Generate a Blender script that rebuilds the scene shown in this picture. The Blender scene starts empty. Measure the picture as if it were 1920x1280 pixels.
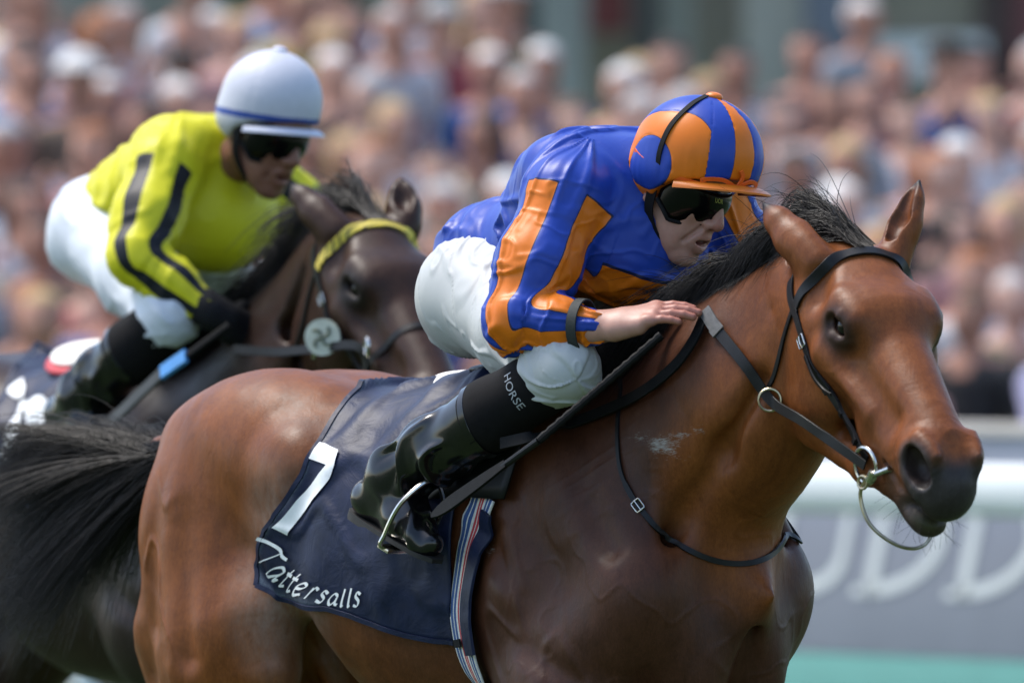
import bpy, bmesh, math, random
import numpy as np
from mathutils import Vector, Matrix


# ------------------------------------------------------------------ camera, sky, sun, exposure
scene = bpy.context.scene
COL = scene.collection
CAM_D, CAM_Z, LENS = 17.778, 1.63, 320.0
cam_data = bpy.data.cameras.new('camera')
cam = bpy.data.objects.new('camera', cam_data); COL.objects.link(cam)
cam.location = (0, -CAM_D, CAM_Z); cam.rotation_euler = (math.radians(90), 0, 0)
cam_data.lens = LENS; cam_data.sensor_width = 36.0; cam_data.sensor_fit = 'HORIZONTAL'
cam_data.clip_start = 0.5; cam_data.clip_end = 2000
cam_data.dof.use_dof = True
cam_data.dof.focus_distance = CAM_D - 0.22
cam_data.dof.aperture_fstop = 3.5
scene.camera = cam

SUN_EL, SUN_AZ = 62.0, -65.0          # azimuth: 0 = straight behind the horses, minus = to the left
world = bpy.data.worlds.new('World'); scene.world = world; world.use_nodes = True
wn = world.node_tree.nodes; wl = world.node_tree.links
bg = wn['Background']; bg.inputs['Strength'].default_value = 0.15
sky = wn.new('ShaderNodeTexSky'); sky.sky_type = 'NISHITA'; sky.sun_disc = False
sky.sun_elevation = math.radians(SUN_EL); sky.sun_rotation = math.radians(SUN_AZ)
sky.air_density = 1.0; sky.dust_density = 1.5; sky.ozone_density = 1.0
wl.new(sky.outputs['Color'], bg.inputs['Color'])
sun_data = bpy.data.lights.new('sun', 'SUN'); sun_data.energy = 2.2; sun_data.angle = math.radians(24)
sun_data.color = (1.0, 0.95, 0.88)
sun = bpy.data.objects.new('sun', sun_data); COL.objects.link(sun)
_e, _a = math.radians(SUN_EL), math.radians(SUN_AZ)
_sd = Vector((math.sin(_a)*math.cos(_e), math.cos(_a)*math.cos(_e), math.sin(_e)))
sun.rotation_euler = _sd.to_track_quat('Z', 'Y').to_euler(); sun.location = (0, 0, 30)
scene.view_settings.view_transform = 'Standard'; scene.view_settings.look = 'None'
scene.view_settings.gamma = 1.0; scene.view_settings.exposure = 1.14
scene.cycles.use_denoising = True
scene.cycles.max_bounces = 8

RNG = np.random.default_rng(7); random.seed(7)
V = lambda *a: np.array(a, dtype=np.float64)

# ------------------------------------------------------------------ noise
def _hash(ix, iy, iz, seed):
    h = (ix.astype(np.int64)*374761393 + iy.astype(np.int64)*668265263 + iz.astype(np.int64)*2147483647 + seed*1274126177) & 0xffffffff
    h = ((h ^ (h >> 13))*1274126177) & 0xffffffff
    h = (h ^ (h >> 16)) & 0xffff
    return h.astype(np.float64)/32767.5 - 1.0
def noise(P, freq=1.0, seed=0):
    P = np.asarray(P, dtype=np.float64)*freq
    i = np.floor(P).astype(np.int64); f = P - i; u = f*f*f*(f*(f*6-15)+10)
    r = 0
    for dx in (0, 1):
        wx = u[:, 0] if dx else 1-u[:, 0]
        for dy in (0, 1):
            wy = u[:, 1] if dy else 1-u[:, 1]
            for dz in (0, 1):
                wz = u[:, 2] if dz else 1-u[:, 2]
                r = r + wx*wy*wz*_hash(i[:, 0]+dx, i[:, 1]+dy, i[:, 2]+dz, seed)
    return r
def fbm(P, freq=1.0, oct=3, seed=0):
    r, a = 0, 1.0
    for o in range(oct):
        r = r + a*noise(P, freq*2**o, seed+o*17); a *= 0.5
    return r
def sstep(a, b, x):
    t = np.clip((x-a)/(b-a), 0, 1); return t*t*(3-2*t)

# ------------------------------------------------------------------ implicit sculpting (smooth unions), surface nets
def smin(a, b, k):
    h = np.clip(0.5+0.5*(b-a)/k, 0, 1); return b*(1-h)+a*h - k*h*(1-h)
def smax(a, b, k): return -smin(-a, -b, k)
def norm(v): v = np.asarray(v, float); return v/np.linalg.norm(v)
def norm_rows(a): return a/(np.linalg.norm(a, axis=1)[:, None]+1e-12)
def frame_from(x, zhint):
    x = norm(x); y = norm(np.cross(zhint, x)); z = np.cross(x, y)
    return np.stack([x, y, z], 1)          # columns

class Sculpt:
    def __init__(s): s.ops = []; s.frame = None; s.lo = np.full(3, 1e9); s.hi = np.full(3, -1e9)
    def use(s, o=None, R=None, sc=(1, 1, 1)): s.frame = None if o is None else (np.asarray(o, np.float32), np.asarray(R, np.float32), np.asarray(sc, np.float32))
    def _add(s, fn, c, rad, k, mode, mir):
        cs = [np.asarray(c, float)]
        if mir: cs.append(cs[0]*V(1, -1, 1))
        if s.frame is not None:
            o, R, sc = s.frame; cs = [R @ (q*sc) + o for q in cs]; rad = rad*sc.max()
        if mode != 'cut':
            for q in cs: s.lo = np.minimum(s.lo, q-rad); s.hi = np.maximum(s.hi, q+rad)
        s.ops.append((fn, cs, rad, k, mode, mir, s.frame))
    def cap(s, a, b, ra, rb, k=.03, mode='add', mir=False, flat=None):
        a, b = np.asarray(a, np.float32), np.asarray(b, np.float32); ba = b-a; L2 = max(float(ba@ba), 1e-9); ra, rb = float(ra), float(rb)
        if flat is not None: ax = norm(flat[0]).astype(np.float32); sc = np.float32(flat[1]-1)
        def fn(p):
            q = p-a
            t = np.clip(q@ba/L2, 0, 1)
            q = q - t[:, None]*ba
            if flat is not None: q = q + (sc*(q@ax))[:, None]*ax
            return np.sqrt(np.einsum('ij,ij->i', q, q)) - (ra+(rb-ra)*t)
        s._add(fn, (a+b)/2, np.sqrt(L2)/2+max(ra, rb), k, mode, mir)
    def chain(s, pts, k=.03, mode='add', mir=False, flat=None):
        for (a, ra), (b, rb) in zip(pts[:-1], pts[1:]): s.cap(a, b, ra, rb, k, mode, mir, flat)
    def ell(s, c, r, k=.03, R=None, mode='add', mir=False):
        c, r = np.asarray(c, np.float32), np.asarray(r, np.float32); R = None if R is None else np.asarray(R, np.float32)
        def fn(p):
            q = p-c
            if R is not None: q = q@R
            a = q/r; k0 = np.sqrt(np.einsum('ij,ij->i', a, a)); b = a/r; k1 = np.sqrt(np.einsum('ij,ij->i', b, b))+1e-9
            return k0*(k0-1)/k1
        s._add(fn, c, r.max(), k, mode, mir)
    def loft(s, st, k=.05):
        st = np.array(sorted(st)); xs = np.linspace(st[0, 0], st[-1, 0], 160)
        tab = [np.interp(xs, st[:, 0], st[:, j]) for j in range(1, 5)]
        ker = np.hanning(19); ker /= ker.sum()
        tab = [np.convolve(np.pad(t, 9, mode='edge'), ker, 'valid') for t in tab]
        def fn(p):
            x = p[:, 0]; zt, zb, w, tn = (np.interp(x, xs, t) for t in tab)
            zc, h = (zt+zb)/2, (zt-zb)/2
            v = (p[:, 2]-zc)/h
            ww = w*(1-tn*np.clip(v, 0, 1.2)**2*.6)
            kk = (np.abs(p[:, 1]/ww)**2.25+np.abs(v)**2.25)**(1/2.25)
            d = (kk-1)*np.minimum(w, h)
            return d + np.maximum(0, np.maximum(xs[0]-x, x-xs[-1]))
        c = V((xs[0]+xs[-1])/2, 0, 1.2); s._add(fn, c, 9.0, k, 'add', False)
        s.lo, s.hi = s.lo, s.hi
    def __call__(s, P):
        P = np.asarray(P, np.float32)
        c = (P.min(0)+P.max(0))/2; R = np.linalg.norm(P.max(0)-c)
        d = np.full(len(P), 0.25, np.float32)
        if len(s.ops) != getattr(s, '_n', -1):
            s._c = np.array([[o[1][0], o[1][-1]] for o in s.ops], np.float32); s._r = np.array([o[2]+o[3]+.06 for o in s.ops]); s._n = len(s.ops)
        near = np.flatnonzero(np.sqrt(((s._c-c)**2).sum(2)).min(1) < R+s._r)
        for oi in near:
            fn, cs, rad, k, mode, mir, fr = s.ops[oi]
            q = P
            if fr is not None: q = ((P-fr[0])@fr[1])/fr[2]
            if mir: q = q.copy(); q[:, 1] = np.abs(q[:, 1])
            e = fn(q)
            if fr is not None: e = e*fr[2].min()
            if mode == 'add': d = smin(d, e, k)
            elif mode == 'cut': d = smax(d, -e, k)
            elif mode == 'min': d = np.minimum(d, e)
        return d
    def chunked(s, P, cell=.12):
        if len(P) < 3000: cell = .3
        key = np.floor(P/cell).astype(np.int64); key = key[:, 0]*73856093 ^ key[:, 1]*19349663 ^ key[:, 2]*83492791
        o = np.argsort(key, kind='stable'); b = np.flatnonzero(np.diff(key[o]))+1
        r = np.empty(len(P))
        for ix in np.split(o, b): r[ix] = s(P[ix])
        return r
    def grad(s, P, e=.0015):
        g = np.empty((len(P), 3))
        for j in range(3):
            dp = np.zeros(3); dp[j] = e
            g[:, j] = s.chunked(P+dp)-s.chunked(P-dp)
        return g/(2*e)
    def snap(s, P, off=0.0, it=6):
        P = np.array(P, float)
        for _ in range(it):
            d = s.chunked(P)-off; g = s.grad(P); n2 = (g*g).sum(1)+1e-6
            P = P - (np.clip(d/n2, -.04, .04))[:, None]*g
        g = s.grad(P); N = g/(np.linalg.norm(g, axis=1)[:, None]+1e-9)
        return P, N
    def mesh(s, h, lo=None, hi=None, proj=1, clip=None):
        lo = (s.lo if lo is None else np.asarray(lo, float))-2.5*h; hi = (s.hi if hi is None else np.asarray(hi, float))+2.5*h
        B = 16; C = 4; q = B//C; n = (np.ceil((hi-lo)/(h*B)).astype(int))*B
        D = np.empty(n+1, np.float32); I = np.zeros(n+1, bool)
        nc = n//C+1; g = [lo[j]+np.arange(nc[j])*h*C for j in range(3)]; Dc = np.empty(nc, np.float32); SB = 10
        def coarse(ijk):
            i, j, k = ijk
            a = np.stack(np.meshgrid(g[0][i:i+SB], g[1][j:j+SB], g[2][k:k+SB], indexing='ij'), -1)
            Dc[i:i+SB, j:j+SB, k:k+SB] = s(a.reshape(-1, 3)).reshape(a.shape[:3])
        list(map(coarse, [(i, j, k) for i in range(0, nc[0], SB) for j in range(0, nc[1], SB) for k in range(0, nc[2], SB)]))
        Ab = np.abs(Dc); cm = Ab[:-1, :-1, :-1].copy()
        for a, b, c in [(a, b, c) for a in (0, 1) for b in (0, 1) for c in (0, 1)][1:]:
            cm = np.minimum(cm, Ab[a:nc[0]-1+a, b:nc[1]-1+b, c:nc[2]-1+c])
        cm = cm < 5.2*h                                     # coarse cells the surface may cross
        ax = [lo[j]+np.arange(n[j]+1)*h for j in range(3)]
        todo = []
        for i in range(n[0]//B):
            for j in range(n[1]//B):
                for k in range(n[2]//B):
                    sl = (slice(i*B, i*B+B+1), slice(j*B, j*B+B+1), slice(k*B, k*B+B+1))
                    if cm[i*q:i*q+q, j*q:j*q+q, k*q:k*q+q].any(): todo.append((i, j, k, sl))
                    elif Dc[i*q, j*q, k*q] < 0: I[sl] = True; D[sl] = -1
        def fine(t):
            i, j, k, sl = t
            m = np.repeat(np.repeat(np.repeat(cm[i*q:i*q+q, j*q:j*q+q, k*q:k*q+q], C, 0), C, 1), C, 2); mm = np.zeros((B+1,)*3, bool)
            for a in (0, 1):
                for b in (0, 1):
                    for c in (0, 1): mm[a:a+B, b:b+B, c:c+B] |= m
            ix = np.nonzero(mm); P = np.stack([ax[0][ix[0]+i*B], ax[1][ix[1]+j*B], ax[2][ix[2]+k*B]], 1)
            sg = np.empty((B+1,)*3, np.float32); r = np.repeat(np.repeat(np.repeat(Dc[i*q:i*q+q+1, j*q:j*q+q+1, k*q:k*q+q+1], C, 0), C, 1), C, 2)[2:B+3, 2:B+3, 2:B+3]
            sg[:] = np.sign(r)
            sg[ix] = s(P); D[sl] = sg; I[sl] = sg < 0
        for t in todo: fine(t)
        I[0], I[-1], I[:, 0], I[:, -1], I[:, :, 0], I[:, :, -1] = [False]*6
        sm = np.zeros(n, np.uint8)
        offs = [(a, b, c) for a in (0, 1) for b in (0, 1) for c in (0, 1)]
        for a, b, c in offs: sm += I[a:n[0]+a, b:n[1]+b, c:n[2]+c]
        act = (sm > 0) & (sm < 8)
        idx = np.argwhere(act); vid = np.full(n, -1, np.int32); vid[act] = np.arange(len(idx))
        cv = {o: D[idx[:, 0]+o[0], idx[:, 1]+o[1], idx[:, 2]+o[2]].astype(float) for o in offs}
        acc = np.zeros((len(idx), 3)); cnt = np.zeros(len(idx))
        for o in offs:
            for j in range(3):
                if o[j] == 0:
                    o2 = list(o); o2[j] = 1; o2 = tuple(o2)
                    d0, d1 = cv[o], cv[o2]; m = (d0 < 0) != (d1 < 0)
                    t = np.where(m, d0/np.where(m, d0-d1, 1), 0)
                    pt = np.array(o, float)[None, :].repeat(len(idx), 0); pt[:, j] = t
                    acc += pt*m[:, None]; cnt += m
        Vt = lo + (idx+acc/np.maximum(cnt, 1)[:, None])*h
        F = []
        for j in range(3):
            u, w = [(1, 2), (2, 0), (0, 1)][j]
            s0 = [slice(0, n[q]) for q in range(3)]; s1 = list(s0); s1[j] = slice(1, n[j]+1)
            s0[u] = s1[u] = slice(1, n[u]); s0[w] = s1[w] = slice(1, n[w])
            A, Bq = I[tuple(s0)], I[tuple(s1)]
            e = np.argwhere(A != Bq)
            fl = A[e[:, 0], e[:, 1], e[:, 2]]
            e = e.copy(); e[:, u] += 1; e[:, w] += 1
            def cell(du, dw):
                c = e.copy(); c[:, u] -= du; c[:, w] -= dw; return vid[c[:, 0], c[:, 1], c[:, 2]]
            q = np.stack([cell(1, 1), cell(0, 1), cell(0, 0), cell(1, 0)], 1)
            q[~fl] = q[~fl][:, ::-1]
            F.append(q)
        F = np.concatenate(F); F = F[(F >= 0).all(1)]
        for _ in range(proj):
            d = s.chunked(Vt); gr = np.stack([(s.chunked(Vt+dp)-d)/.0015 for dp in np.eye(3)*.0015], 1); n2 = (gr*gr).sum(1)+1e-6
            Vt = Vt - (np.clip(d/n2, -.5*h, .5*h))[:, None]*gr
        if clip is not None:
            keep = clip(Vt); F = F[keep[F].all(1)]
        used = np.unique(F); rm = np.full(len(Vt), -1); rm[used] = np.arange(len(used))
        return Vt[used], rm[F]

def vnormals(Vt, F):
    n = np.cross(Vt[F[:, 2]]-Vt[F[:, 0]], Vt[F[:, 3]]-Vt[F[:, 1]])
    N = np.zeros_like(Vt)
    for j in range(4): np.add.at(N, F[:, j], n)
    return N/(np.linalg.norm(N, axis=1)[:, None]+1e-12)

# ------------------------------------------------------------------ objects
def mesh_np(name, Vt, F, mats=None, smooth=True, fmat=None, attrs=None, cols=None, tri=False):
    me = bpy.data.meshes.new(name)
    Vt = np.asarray(Vt, np.float32); 
    if isinstance(F, np.ndarray):
        k = F.shape[1]; me.vertices.add(len(Vt)); me.vertices.foreach_set('co', Vt.ravel())
        me.loops.add(F.size); me.loops.foreach_set('vertex_index', F.astype(np.int32).ravel())
        me.polygons.add(len(F)); me.polygons.foreach_set('loop_start', np.arange(len(F), dtype=np.int32)*k)
        me.update(calc_edges=True); me.validate()
    else:
        me.from_pydata(Vt.tolist(), [], F); me.update()
    if smooth: me.polygons.foreach_set('use_smooth', np.ones(len(me.polygons), bool))
    for m in (mats or []): me.materials.append(m)
    if fmat is not None: me.polygons.foreach_set('material_index', np.asarray(fmat, np.int32))
    for k_, a in (attrs or {}).items():
        at = me.attributes.new(k_, 'FLOAT', 'POINT'); at.data.foreach_set('value', np.asarray(a, np.float32))
    if cols is not None:
        c = np.ones((len(Vt), 4), np.float32); c[:, :3] = cols
        at = me.attributes.new('col', 'FLOAT_COLOR', 'POINT'); at.data.foreach_set('color', c.ravel())
    return me
def obj(name, me, parent=None, label=None):
    o = bpy.data.objects.new(name, me); COL.objects.link(o)
    if parent is not None: o.parent = parent
    if label: o['label'] = label
    return o
def thing(name, label, cat, group=None, loc=(0, 0, 0), rotz=0, parent=None):
    o = bpy.data.objects.new(name, None); COL.objects.link(o); o.empty_display_size = .1
    o.location = loc; o.rotation_euler = (0, 0, rotz); tag(o, label, cat, group); return o
def tag(o, label, cat, group=None, kind=None):
    o['label'] = label; o['category'] = cat
    if group: o['group'] = group
    if kind: o['kind'] = kind
    return o

# ------------------------------------------------------------------ geometry helpers (return verts, faces lists)
class MB:
    def __init__(s): s.v = []; s.f = []; s.m = []
    def add(s, v, f, m=0):
        o = len(s.v); s.v += [tuple(map(float, p)) for p in v]; s.f += [tuple(i+o for i in q) for q in f]; s.m += [m]*len(f); return s
    def tube(s, P, r, n=10, m=0, closed=False, capends=True, flat=None):
        """round tube through points; r scalar or per point"""
        P = np.asarray(P, float); N = len(P); r = np.full(N, r) if np.isscalar(r) else np.asarray(r, float)
        T = np.roll(P, -1, 0)-np.roll(P, 1, 0) if closed else np.gradient(P, axis=0)
        T /= np.linalg.norm(T, axis=1)[:, None]+1e-12
        u = np.cross(T[0], [0, 0, 1.0]); 
        if np.linalg.norm(u) < .1: u = np.cross(T[0], [1.0, 0, 0])
        u = norm(u); vv = []
        for i in range(N):
            u = norm(u-T[i]*(u@T[i])); w = np.cross(T[i], u)
            for k in range(n):
                a = 2*math.pi*k/n; vv.append(P[i]+r[i]*(math.cos(a)*u+math.sin(a)*w))
        ff = []
        for i in range(N if closed else N-1):
            j = (i+1) % N
            for k in range(n): ff.append((i*n+k, i*n+(k+1) % n, j*n+(k+1) % n, j*n+k))
        if capends and not closed: ff += [tuple(range(n))[::-1], tuple((N-1)*n+k for k in range(n))]
        return s.add(vv, ff, m)
    def strap(s, P, Nn, w, t, m=0, closed=False, edge=.25):
        """leather strap: P centre line, Nn outward normals, w width, t thickness; rounded edges"""
        P = np.asarray(P, float); N = len(P); w = np.full(N, w) if np.isscalar(w) else np.asarray(w, float)
        T = np.roll(P, -1, 0)-np.roll(P, 1, 0) if closed else np.gradient(P, axis=0)
        T /= np.linalg.norm(T, axis=1)[:, None]+1e-12
        vv = []
        prof = [(-.5, 0), (-.5, .82), (-.47, 1), (0, 1.0), (.47, 1), (.5, .82), (.5, 0)]
        for i in range(N):
            n_ = norm(Nn[i]-T[i]*(Nn[i]@T[i])); b = np.cross(n_, T[i])
            for a, c in prof: vv.append(P[i]+b*a*w[i]+n_*c*t)
        K = len(prof); ff = []
        for i in range(N if closed else N-1):
            j = (i+1) % N
            for k in range(K): ff.append((i*K+k, j*K+k, j*K+(k+1) % K, i*K+(k+1) % K))
        if not closed: ff += [tuple(range(K)), tuple((N-1)*K+k for k in range(K))[::-1]]
        return s.add(vv, ff, m)
    def ring(s, c, ax, R, r, n=28, m=0, k=8, arc=None, sy=1.0, up=None):
        ax = norm(ax); u = np.cross(ax, [0, 0, 1.0] if up is None else up); u = norm(u if np.linalg.norm(u) > .1 else np.cross(ax, [1.0, 0, 0])); w = np.cross(ax, u)
        if arc is None:
            P = [np.asarray(c)+R*(math.cos(2*math.pi*i/n)*u+sy*math.sin(2*math.pi*i/n)*w) for i in range(n)]
            return s.tube(P, r, k, m, closed=True)
        P = [np.asarray(c)+R*(math.cos(a)*u+sy*math.sin(a)*w) for a in np.linspace(arc[0], arc[1], n)]
        return s.tube(P, r, k, m)
    def box(s, c, R, d, m=0, bev=.15):
        c, d = np.asarray(c, float), np.asarray(d, float)/2; R = np.eye(3) if R is None else np.asarray(R); b = bev*d.min()
        bm = bmesh.new(); bmesh.ops.create_cube(bm, size=2.0)
        for v in bm.verts: v.co = Vector(v.co)*Vector(d)
        if bev: bmesh.ops.bevel(bm, geom=list(bm.edges), offset=b, segments=2, affect='EDGES', profile=.6)
        bm.verts.index_update(); vv = [R@np.array(v.co)+c for v in bm.verts]; ff = [tuple(v.index for v in f.verts) for f in bm.faces]; bm.free()
        return s.add(vv, ff, m)
    def build(s, name, mats, parent=None, smooth=True, label=None):
        me = bpy.data.meshes.new(name); me.from_pydata(s.v, [], s.f); me.update()
        for m in (mats if isinstance(mats, (list, tuple)) else [mats]): me.materials.append(m)
        me.polygons.foreach_set('material_index', np.array(s.m, np.int32))
        if smooth:
            me.polygons.foreach_set('use_smooth', np.ones(len(me.polygons), bool))
            me.set_sharp_from_angle(angle=math.radians(34))
        return obj(name, me, parent, label)
def spline(P, n=40, closed=False):
    """Catmull-Rom through points (any dimension)"""
    P = np.asarray(P, float); N = len(P)
    if closed: Q = np.concatenate([P[-1:], P, P[:2]])
    else: Q = np.concatenate([2*P[:1]-P[1:2], P, 2*P[-1:]-P[-2:-1]])
    segs = N if closed else N-1; out = []
    for t in np.linspace(0, segs, n, endpoint=not closed):
        i = min(int(t), segs-1); f = t-i; a, b, c, d = Q[i], Q[i+1], Q[i+2], Q[i+3]
        out.append(.5*((2*b)+(-a+c)*f+(2*a-5*b+4*c-d)*f*f+(-a+3*b-3*c+d)*f**3))
    return np.array(out)
def strands(name, curves, radii, mat, parent=None, sides=3):
    """many hairs: curves (S, N, 3), radii (S, N)"""
    C = np.asarray(curves, float); S, N, _ = C.shape; R = np.asarray(radii, float)
    T = np.gradient(C, axis=1); T /= np.linalg.norm(T, axis=2)[..., None]+1e-12
    ref = np.where(np.abs(T[..., 2:3]) > .9, np.array([1.0, 0, 0]), np.array([0, 0, 1.0]))
    U = np.cross(T, ref); U /= np.linalg.norm(U, axis=2)[..., None]+1e-12; W = np.cross(T, U)
    vs = []
    for k in range(sides):
        a = 2*math.pi*k/sides; vs.append(C+R[..., None]*(math.cos(a)*U+math.sin(a)*W))
    Vt = np.stack(vs, 2).reshape(-1, 3)
    b = (np.arange(S)[:, None]*N+np.arange(N-1)[None, :])*sides
    F = []
    for k in range(sides):
        k2 = (k+1) % sides
        F.append(np.stack([b+k, b+k2, b+sides+k2, b+sides+k], -1).reshape(-1, 4))
    me = mesh_np(name, Vt, np.concatenate(F), [mat], attrs={'tone': np.repeat(RNG.random(S), N*sides)})
    return obj(name, me, parent)
# ------------------------------------------------------------------ materials
class NT:
    def __init__(s, name):
        s.m = bpy.data.materials.new(name); s.m.use_nodes = True; s.t = s.m.node_tree; s.n = s.t.nodes; s.b = s.n['Principled BSDF']
    def new(s, t, **kw):
        n = s.n.new(t)
        for k, v in kw.items():
            if hasattr(n, k): setattr(n, k, v)
            else: n.inputs[k].default_value = v
        return n
    def link(s, a, b): s.t.links.new(a, b)
    def coords(s, scale=(1, 1, 1), kind='Object'):
        tc = s.new('ShaderNodeTexCoord'); mp = s.new('ShaderNodeMapping'); mp.inputs['Scale'].default_value = scale
        s.link(tc.outputs[kind], mp.inputs['Vector']); return mp.outputs['Vector']
    def noise(s, scale, detail=3, rough=.55, co=None, dist=0):
        n = s.new('ShaderNodeTexNoise'); n.inputs['Scale'].default_value = scale; n.inputs['Detail'].default_value = detail
        n.inputs['Roughness'].default_value = rough; n.inputs['Distortion'].default_value = dist
        s.link(co if co is not None else s.coords(), n.inputs['Vector']); return n.outputs['Fac']
    def ramp(s, fac, stops, mode='LINEAR'):
        r = s.new('ShaderNodeValToRGB'); e = r.color_ramp.elements; r.color_ramp.interpolation = mode
        while len(e) > 1: e.remove(e[-1])
        e[0].position = stops[0][0]; e[0].color = (*stops[0][1], 1) if len(stops[0][1]) == 3 else stops[0][1]
        for p, c in stops[1:]:
            q = e.new(p); q.color = (*c, 1) if len(c) == 3 else c
        s.link(fac, r.inputs['Fac']); return r.outputs['Color']
    def mix(s, fac, a, b, mode='MIX'):
        x = s.new('ShaderNodeMix'); x.data_type = 'RGBA'; x.blend_type = mode
        for k, val in ((0, fac), (6, a), (7, b)):
            if hasattr(val, 'is_output'): s.link(val, x.inputs[k])
            else: x.inputs[k].default_value = val if k == 0 else (*val, 1)
        return x.outputs[2]
    def math(s, op, a, b=0.0, c=None):
        x = s.new('ShaderNodeMath'); x.operation = op
        for k, val in ((0, a), (1, b)) + (((2, c),) if c is not None else ()):
            if hasattr(val, 'is_output'): s.link(val, x.inputs[k])
            else: x.inputs[k].default_value = val
        return x.outputs[0]
    def attr(s, name, out='Fac'):
        a = s.new('ShaderNodeAttribute'); a.attribute_name = name; return a.outputs[out]
    def bump(s, h, strength=.2, dist=.002, prev=None):
        b = s.new('ShaderNodeBump'); b.inputs['Strength'].default_value = strength; b.inputs['Distance'].default_value = dist
        s.link(h, b.inputs['Height'])
        if prev is not None: s.link(prev, b.inputs['Normal'])
        s.link(b.outputs['Normal'], s.b.inputs['Normal']); return b.outputs['Normal']
    def set(s, **kw):
        mp = dict(col='Base Color', rough='Roughness', metal='Metallic', spec='Specular IOR Level', coat='Coat Weight', coatr='Coat Roughness', sheen='Sheen Weight', sheenr='Sheen Roughness', sss='Subsurface Weight', aniso='Anisotropic', ior='IOR', trans='Transmission Weight', alpha='Alpha')
        for k, v in kw.items():
            i = s.b.inputs[mp[k]]
            if hasattr(v, 'is_output'): s.link(v, i)
            elif k == 'col': i.default_value = (*v, 1)
            else: i.default_value = v
        return s
def simple(name, col, rough=.5, var=.15, nscale=30, bump=0, bscale=200, bdist=.001, **kw):
    t = NT(name); f = t.noise(nscale, 4)
    c = t.ramp(f, [(.3, tuple(x*(1-var) for x in col)), (.7, tuple(min(1, x*(1+var)) for x in col))])
    t.set(col=c, rough=rough, **kw)
    if bump: t.bump(t.noise(bscale, 3), bump, bdist)
    return t.m
def coat_material(name, gloss=.36):
    t = NT(name); col = t.attr('col', 'Color')
    co = t.coords((1, 1, .35))
    f1 = t.noise(7, 6, .65, None, .8); c = t.mix(.8, col, t.ramp(f1, [(.3, (.50, .44, .42)), (.7, (1.12, 1.12, 1.12))]), 'MULTIPLY')
    f2 = t.noise(300, 3, .65, co); c = t.mix(.6, c, t.ramp(f2, [(.3, (.55, .5, .5)), (.7, (1, 1, 1))]), 'MULTIPLY')
    f3 = t.noise(80, 3, .6, t.coords((1.0, 1.0, .22)), .3); c = t.mix(.5, c, t.ramp(f3, [(.3, (.66, .62, .60)), (.7, (1.1, 1.1, 1.1))]), 'MULTIPLY')
    # dried sweat: white froth where the tack has rubbed, broken up by skin creases
    fm = t.attr('foam'); br = t.noise(70, 5, .7, t.coords((.5, 1, 1.6)), .6)
    br2 = t.noise(260, 3, .6, t.coords((.35, 1, 2.0)), .4); fo = t.math('MULTIPLY', fm, .80); k = t.math('SUBTRACT', t.math('ADD', fo, t.math('ADD', t.math('MULTIPLY', br, .85), t.math('MULTIPLY', br2, .85))), 1.30)
    k = t.math('MULTIPLY', k, 2.6); k2 = t.new('ShaderNodeClamp'); t.link(k, k2.inputs[0])
    c = t.mix(t.math('MULTIPLY', k2.outputs[0], .85), c, (.33, .32, .29))
    gr = t.attr('grease'); d = t.noise(60, 4, .7, t.coords((1, 1, .6)))
    g = t.math('MULTIPLY', gr, t.math('SUBTRACT', d, .1)); c = t.mix(g, c, (.34, .31, .27))
    r = t.math('ADD', t.math('MULTIPLY', t.noise(14, 4), .22), gloss-.11); r = t.math('ADD', r, t.math('MULTIPLY', f3, .22)); r = t.math('SUBTRACT', r, .09)
    r = t.math('ADD', r, t.math('MULTIPLY', k2.outputs[0], .3))
    t.set(col=c, rough=r, spec=.21)
    b1 = t.bump(t.noise(330, 3, .65, co), .35, .0012); vein = t.noise(26, 3, .5, t.coords((1, 1, .7)), 1.2)
    t.bump(vein, .16, .006, b1)
    return t.m
def silk(name, cols, attr='pat', rough=.40, bmp=.10):
    """satin in flat coloured panels: attr holds the panel number / 8, cut crisply in the shader"""
    t = NT(name); a = t.attr(attr)
    stops = []
    for p, c in cols: stops.append((p, c))
    c = t.ramp(a, stops, 'CONSTANT')
    f = t.noise(60, 3); c = t.mix(.25, c, t.ramp(f, [(.3, (.78, .78, .78)), (.7, (1, 1, 1))]), 'MULTIPLY')
    t.set(col=c, rough=rough, spec=.27)
    w1 = t.noise(900, 2); b1 = t.bump(w1, .06, .0006)
    t.bump(t.noise(45, 4, .6, t.coords((1, 1, .45)), 1.0), bmp, .004, b1)
    return t.m
M = {}
M['coat_bay'] = coat_material('bay_coat', .43)
M['coat_dark'] = coat_material('dark_brown_coat', .42)
def hairmat(name, c0, c1, rough=.34):
    t = NT(name); c = t.ramp(t.attr('tone'), [(0, c0), (.8, c0), (1, c1)]); t.set(col=c, rough=rough+.12, spec=.26); return t.m
M['mane'] = hairmat('black_mane_hair', (.006, .005, .005), (.022, .017, .015))
M['mane_dark'] = hairmat('dark_mane_hair', (.005, .0045, .0045), (.02, .013, .011))
M['leather'] = simple('black_bridle_leather', (.006, .006, .0065), .45, .3, 40, .25, 500, .0006, spec=.25)
M['leather_grey'] = simple('worn_grey_strap', (.085, .082, .078), .6, .35, 90, .4, 400, .0008)
M['rubber_rein'] = simple('dimpled_rein_rubber', (.0045, .0045, .0045), .6, .35, 60, .6, 700, .001, spec=.14)
M['patent'] = simple('black_patent_leather', (.0035, .0035, .004), .20, .3, 30, .04, 80, .002, spec=.38, coat=.25, coatr=.08)
M['sole'] = simple('dark_boot_sole', (.008, .007, .006), .7, .3, 60, .3)
M['gaiter'] = simple('black_stretch_cloth', (.0055, .005, .0055), .85, .2, 80, .3, 900, .0005, spec=.15)
M['steel'] = simple('bit_steel', (.52, .50, .46), .22, .15, 60, .05, metal=1.0)
M['brass'] = simple('dull_brass', (.42, .36, .24), .32, .2, 60, .05, metal=1.0)
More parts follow.
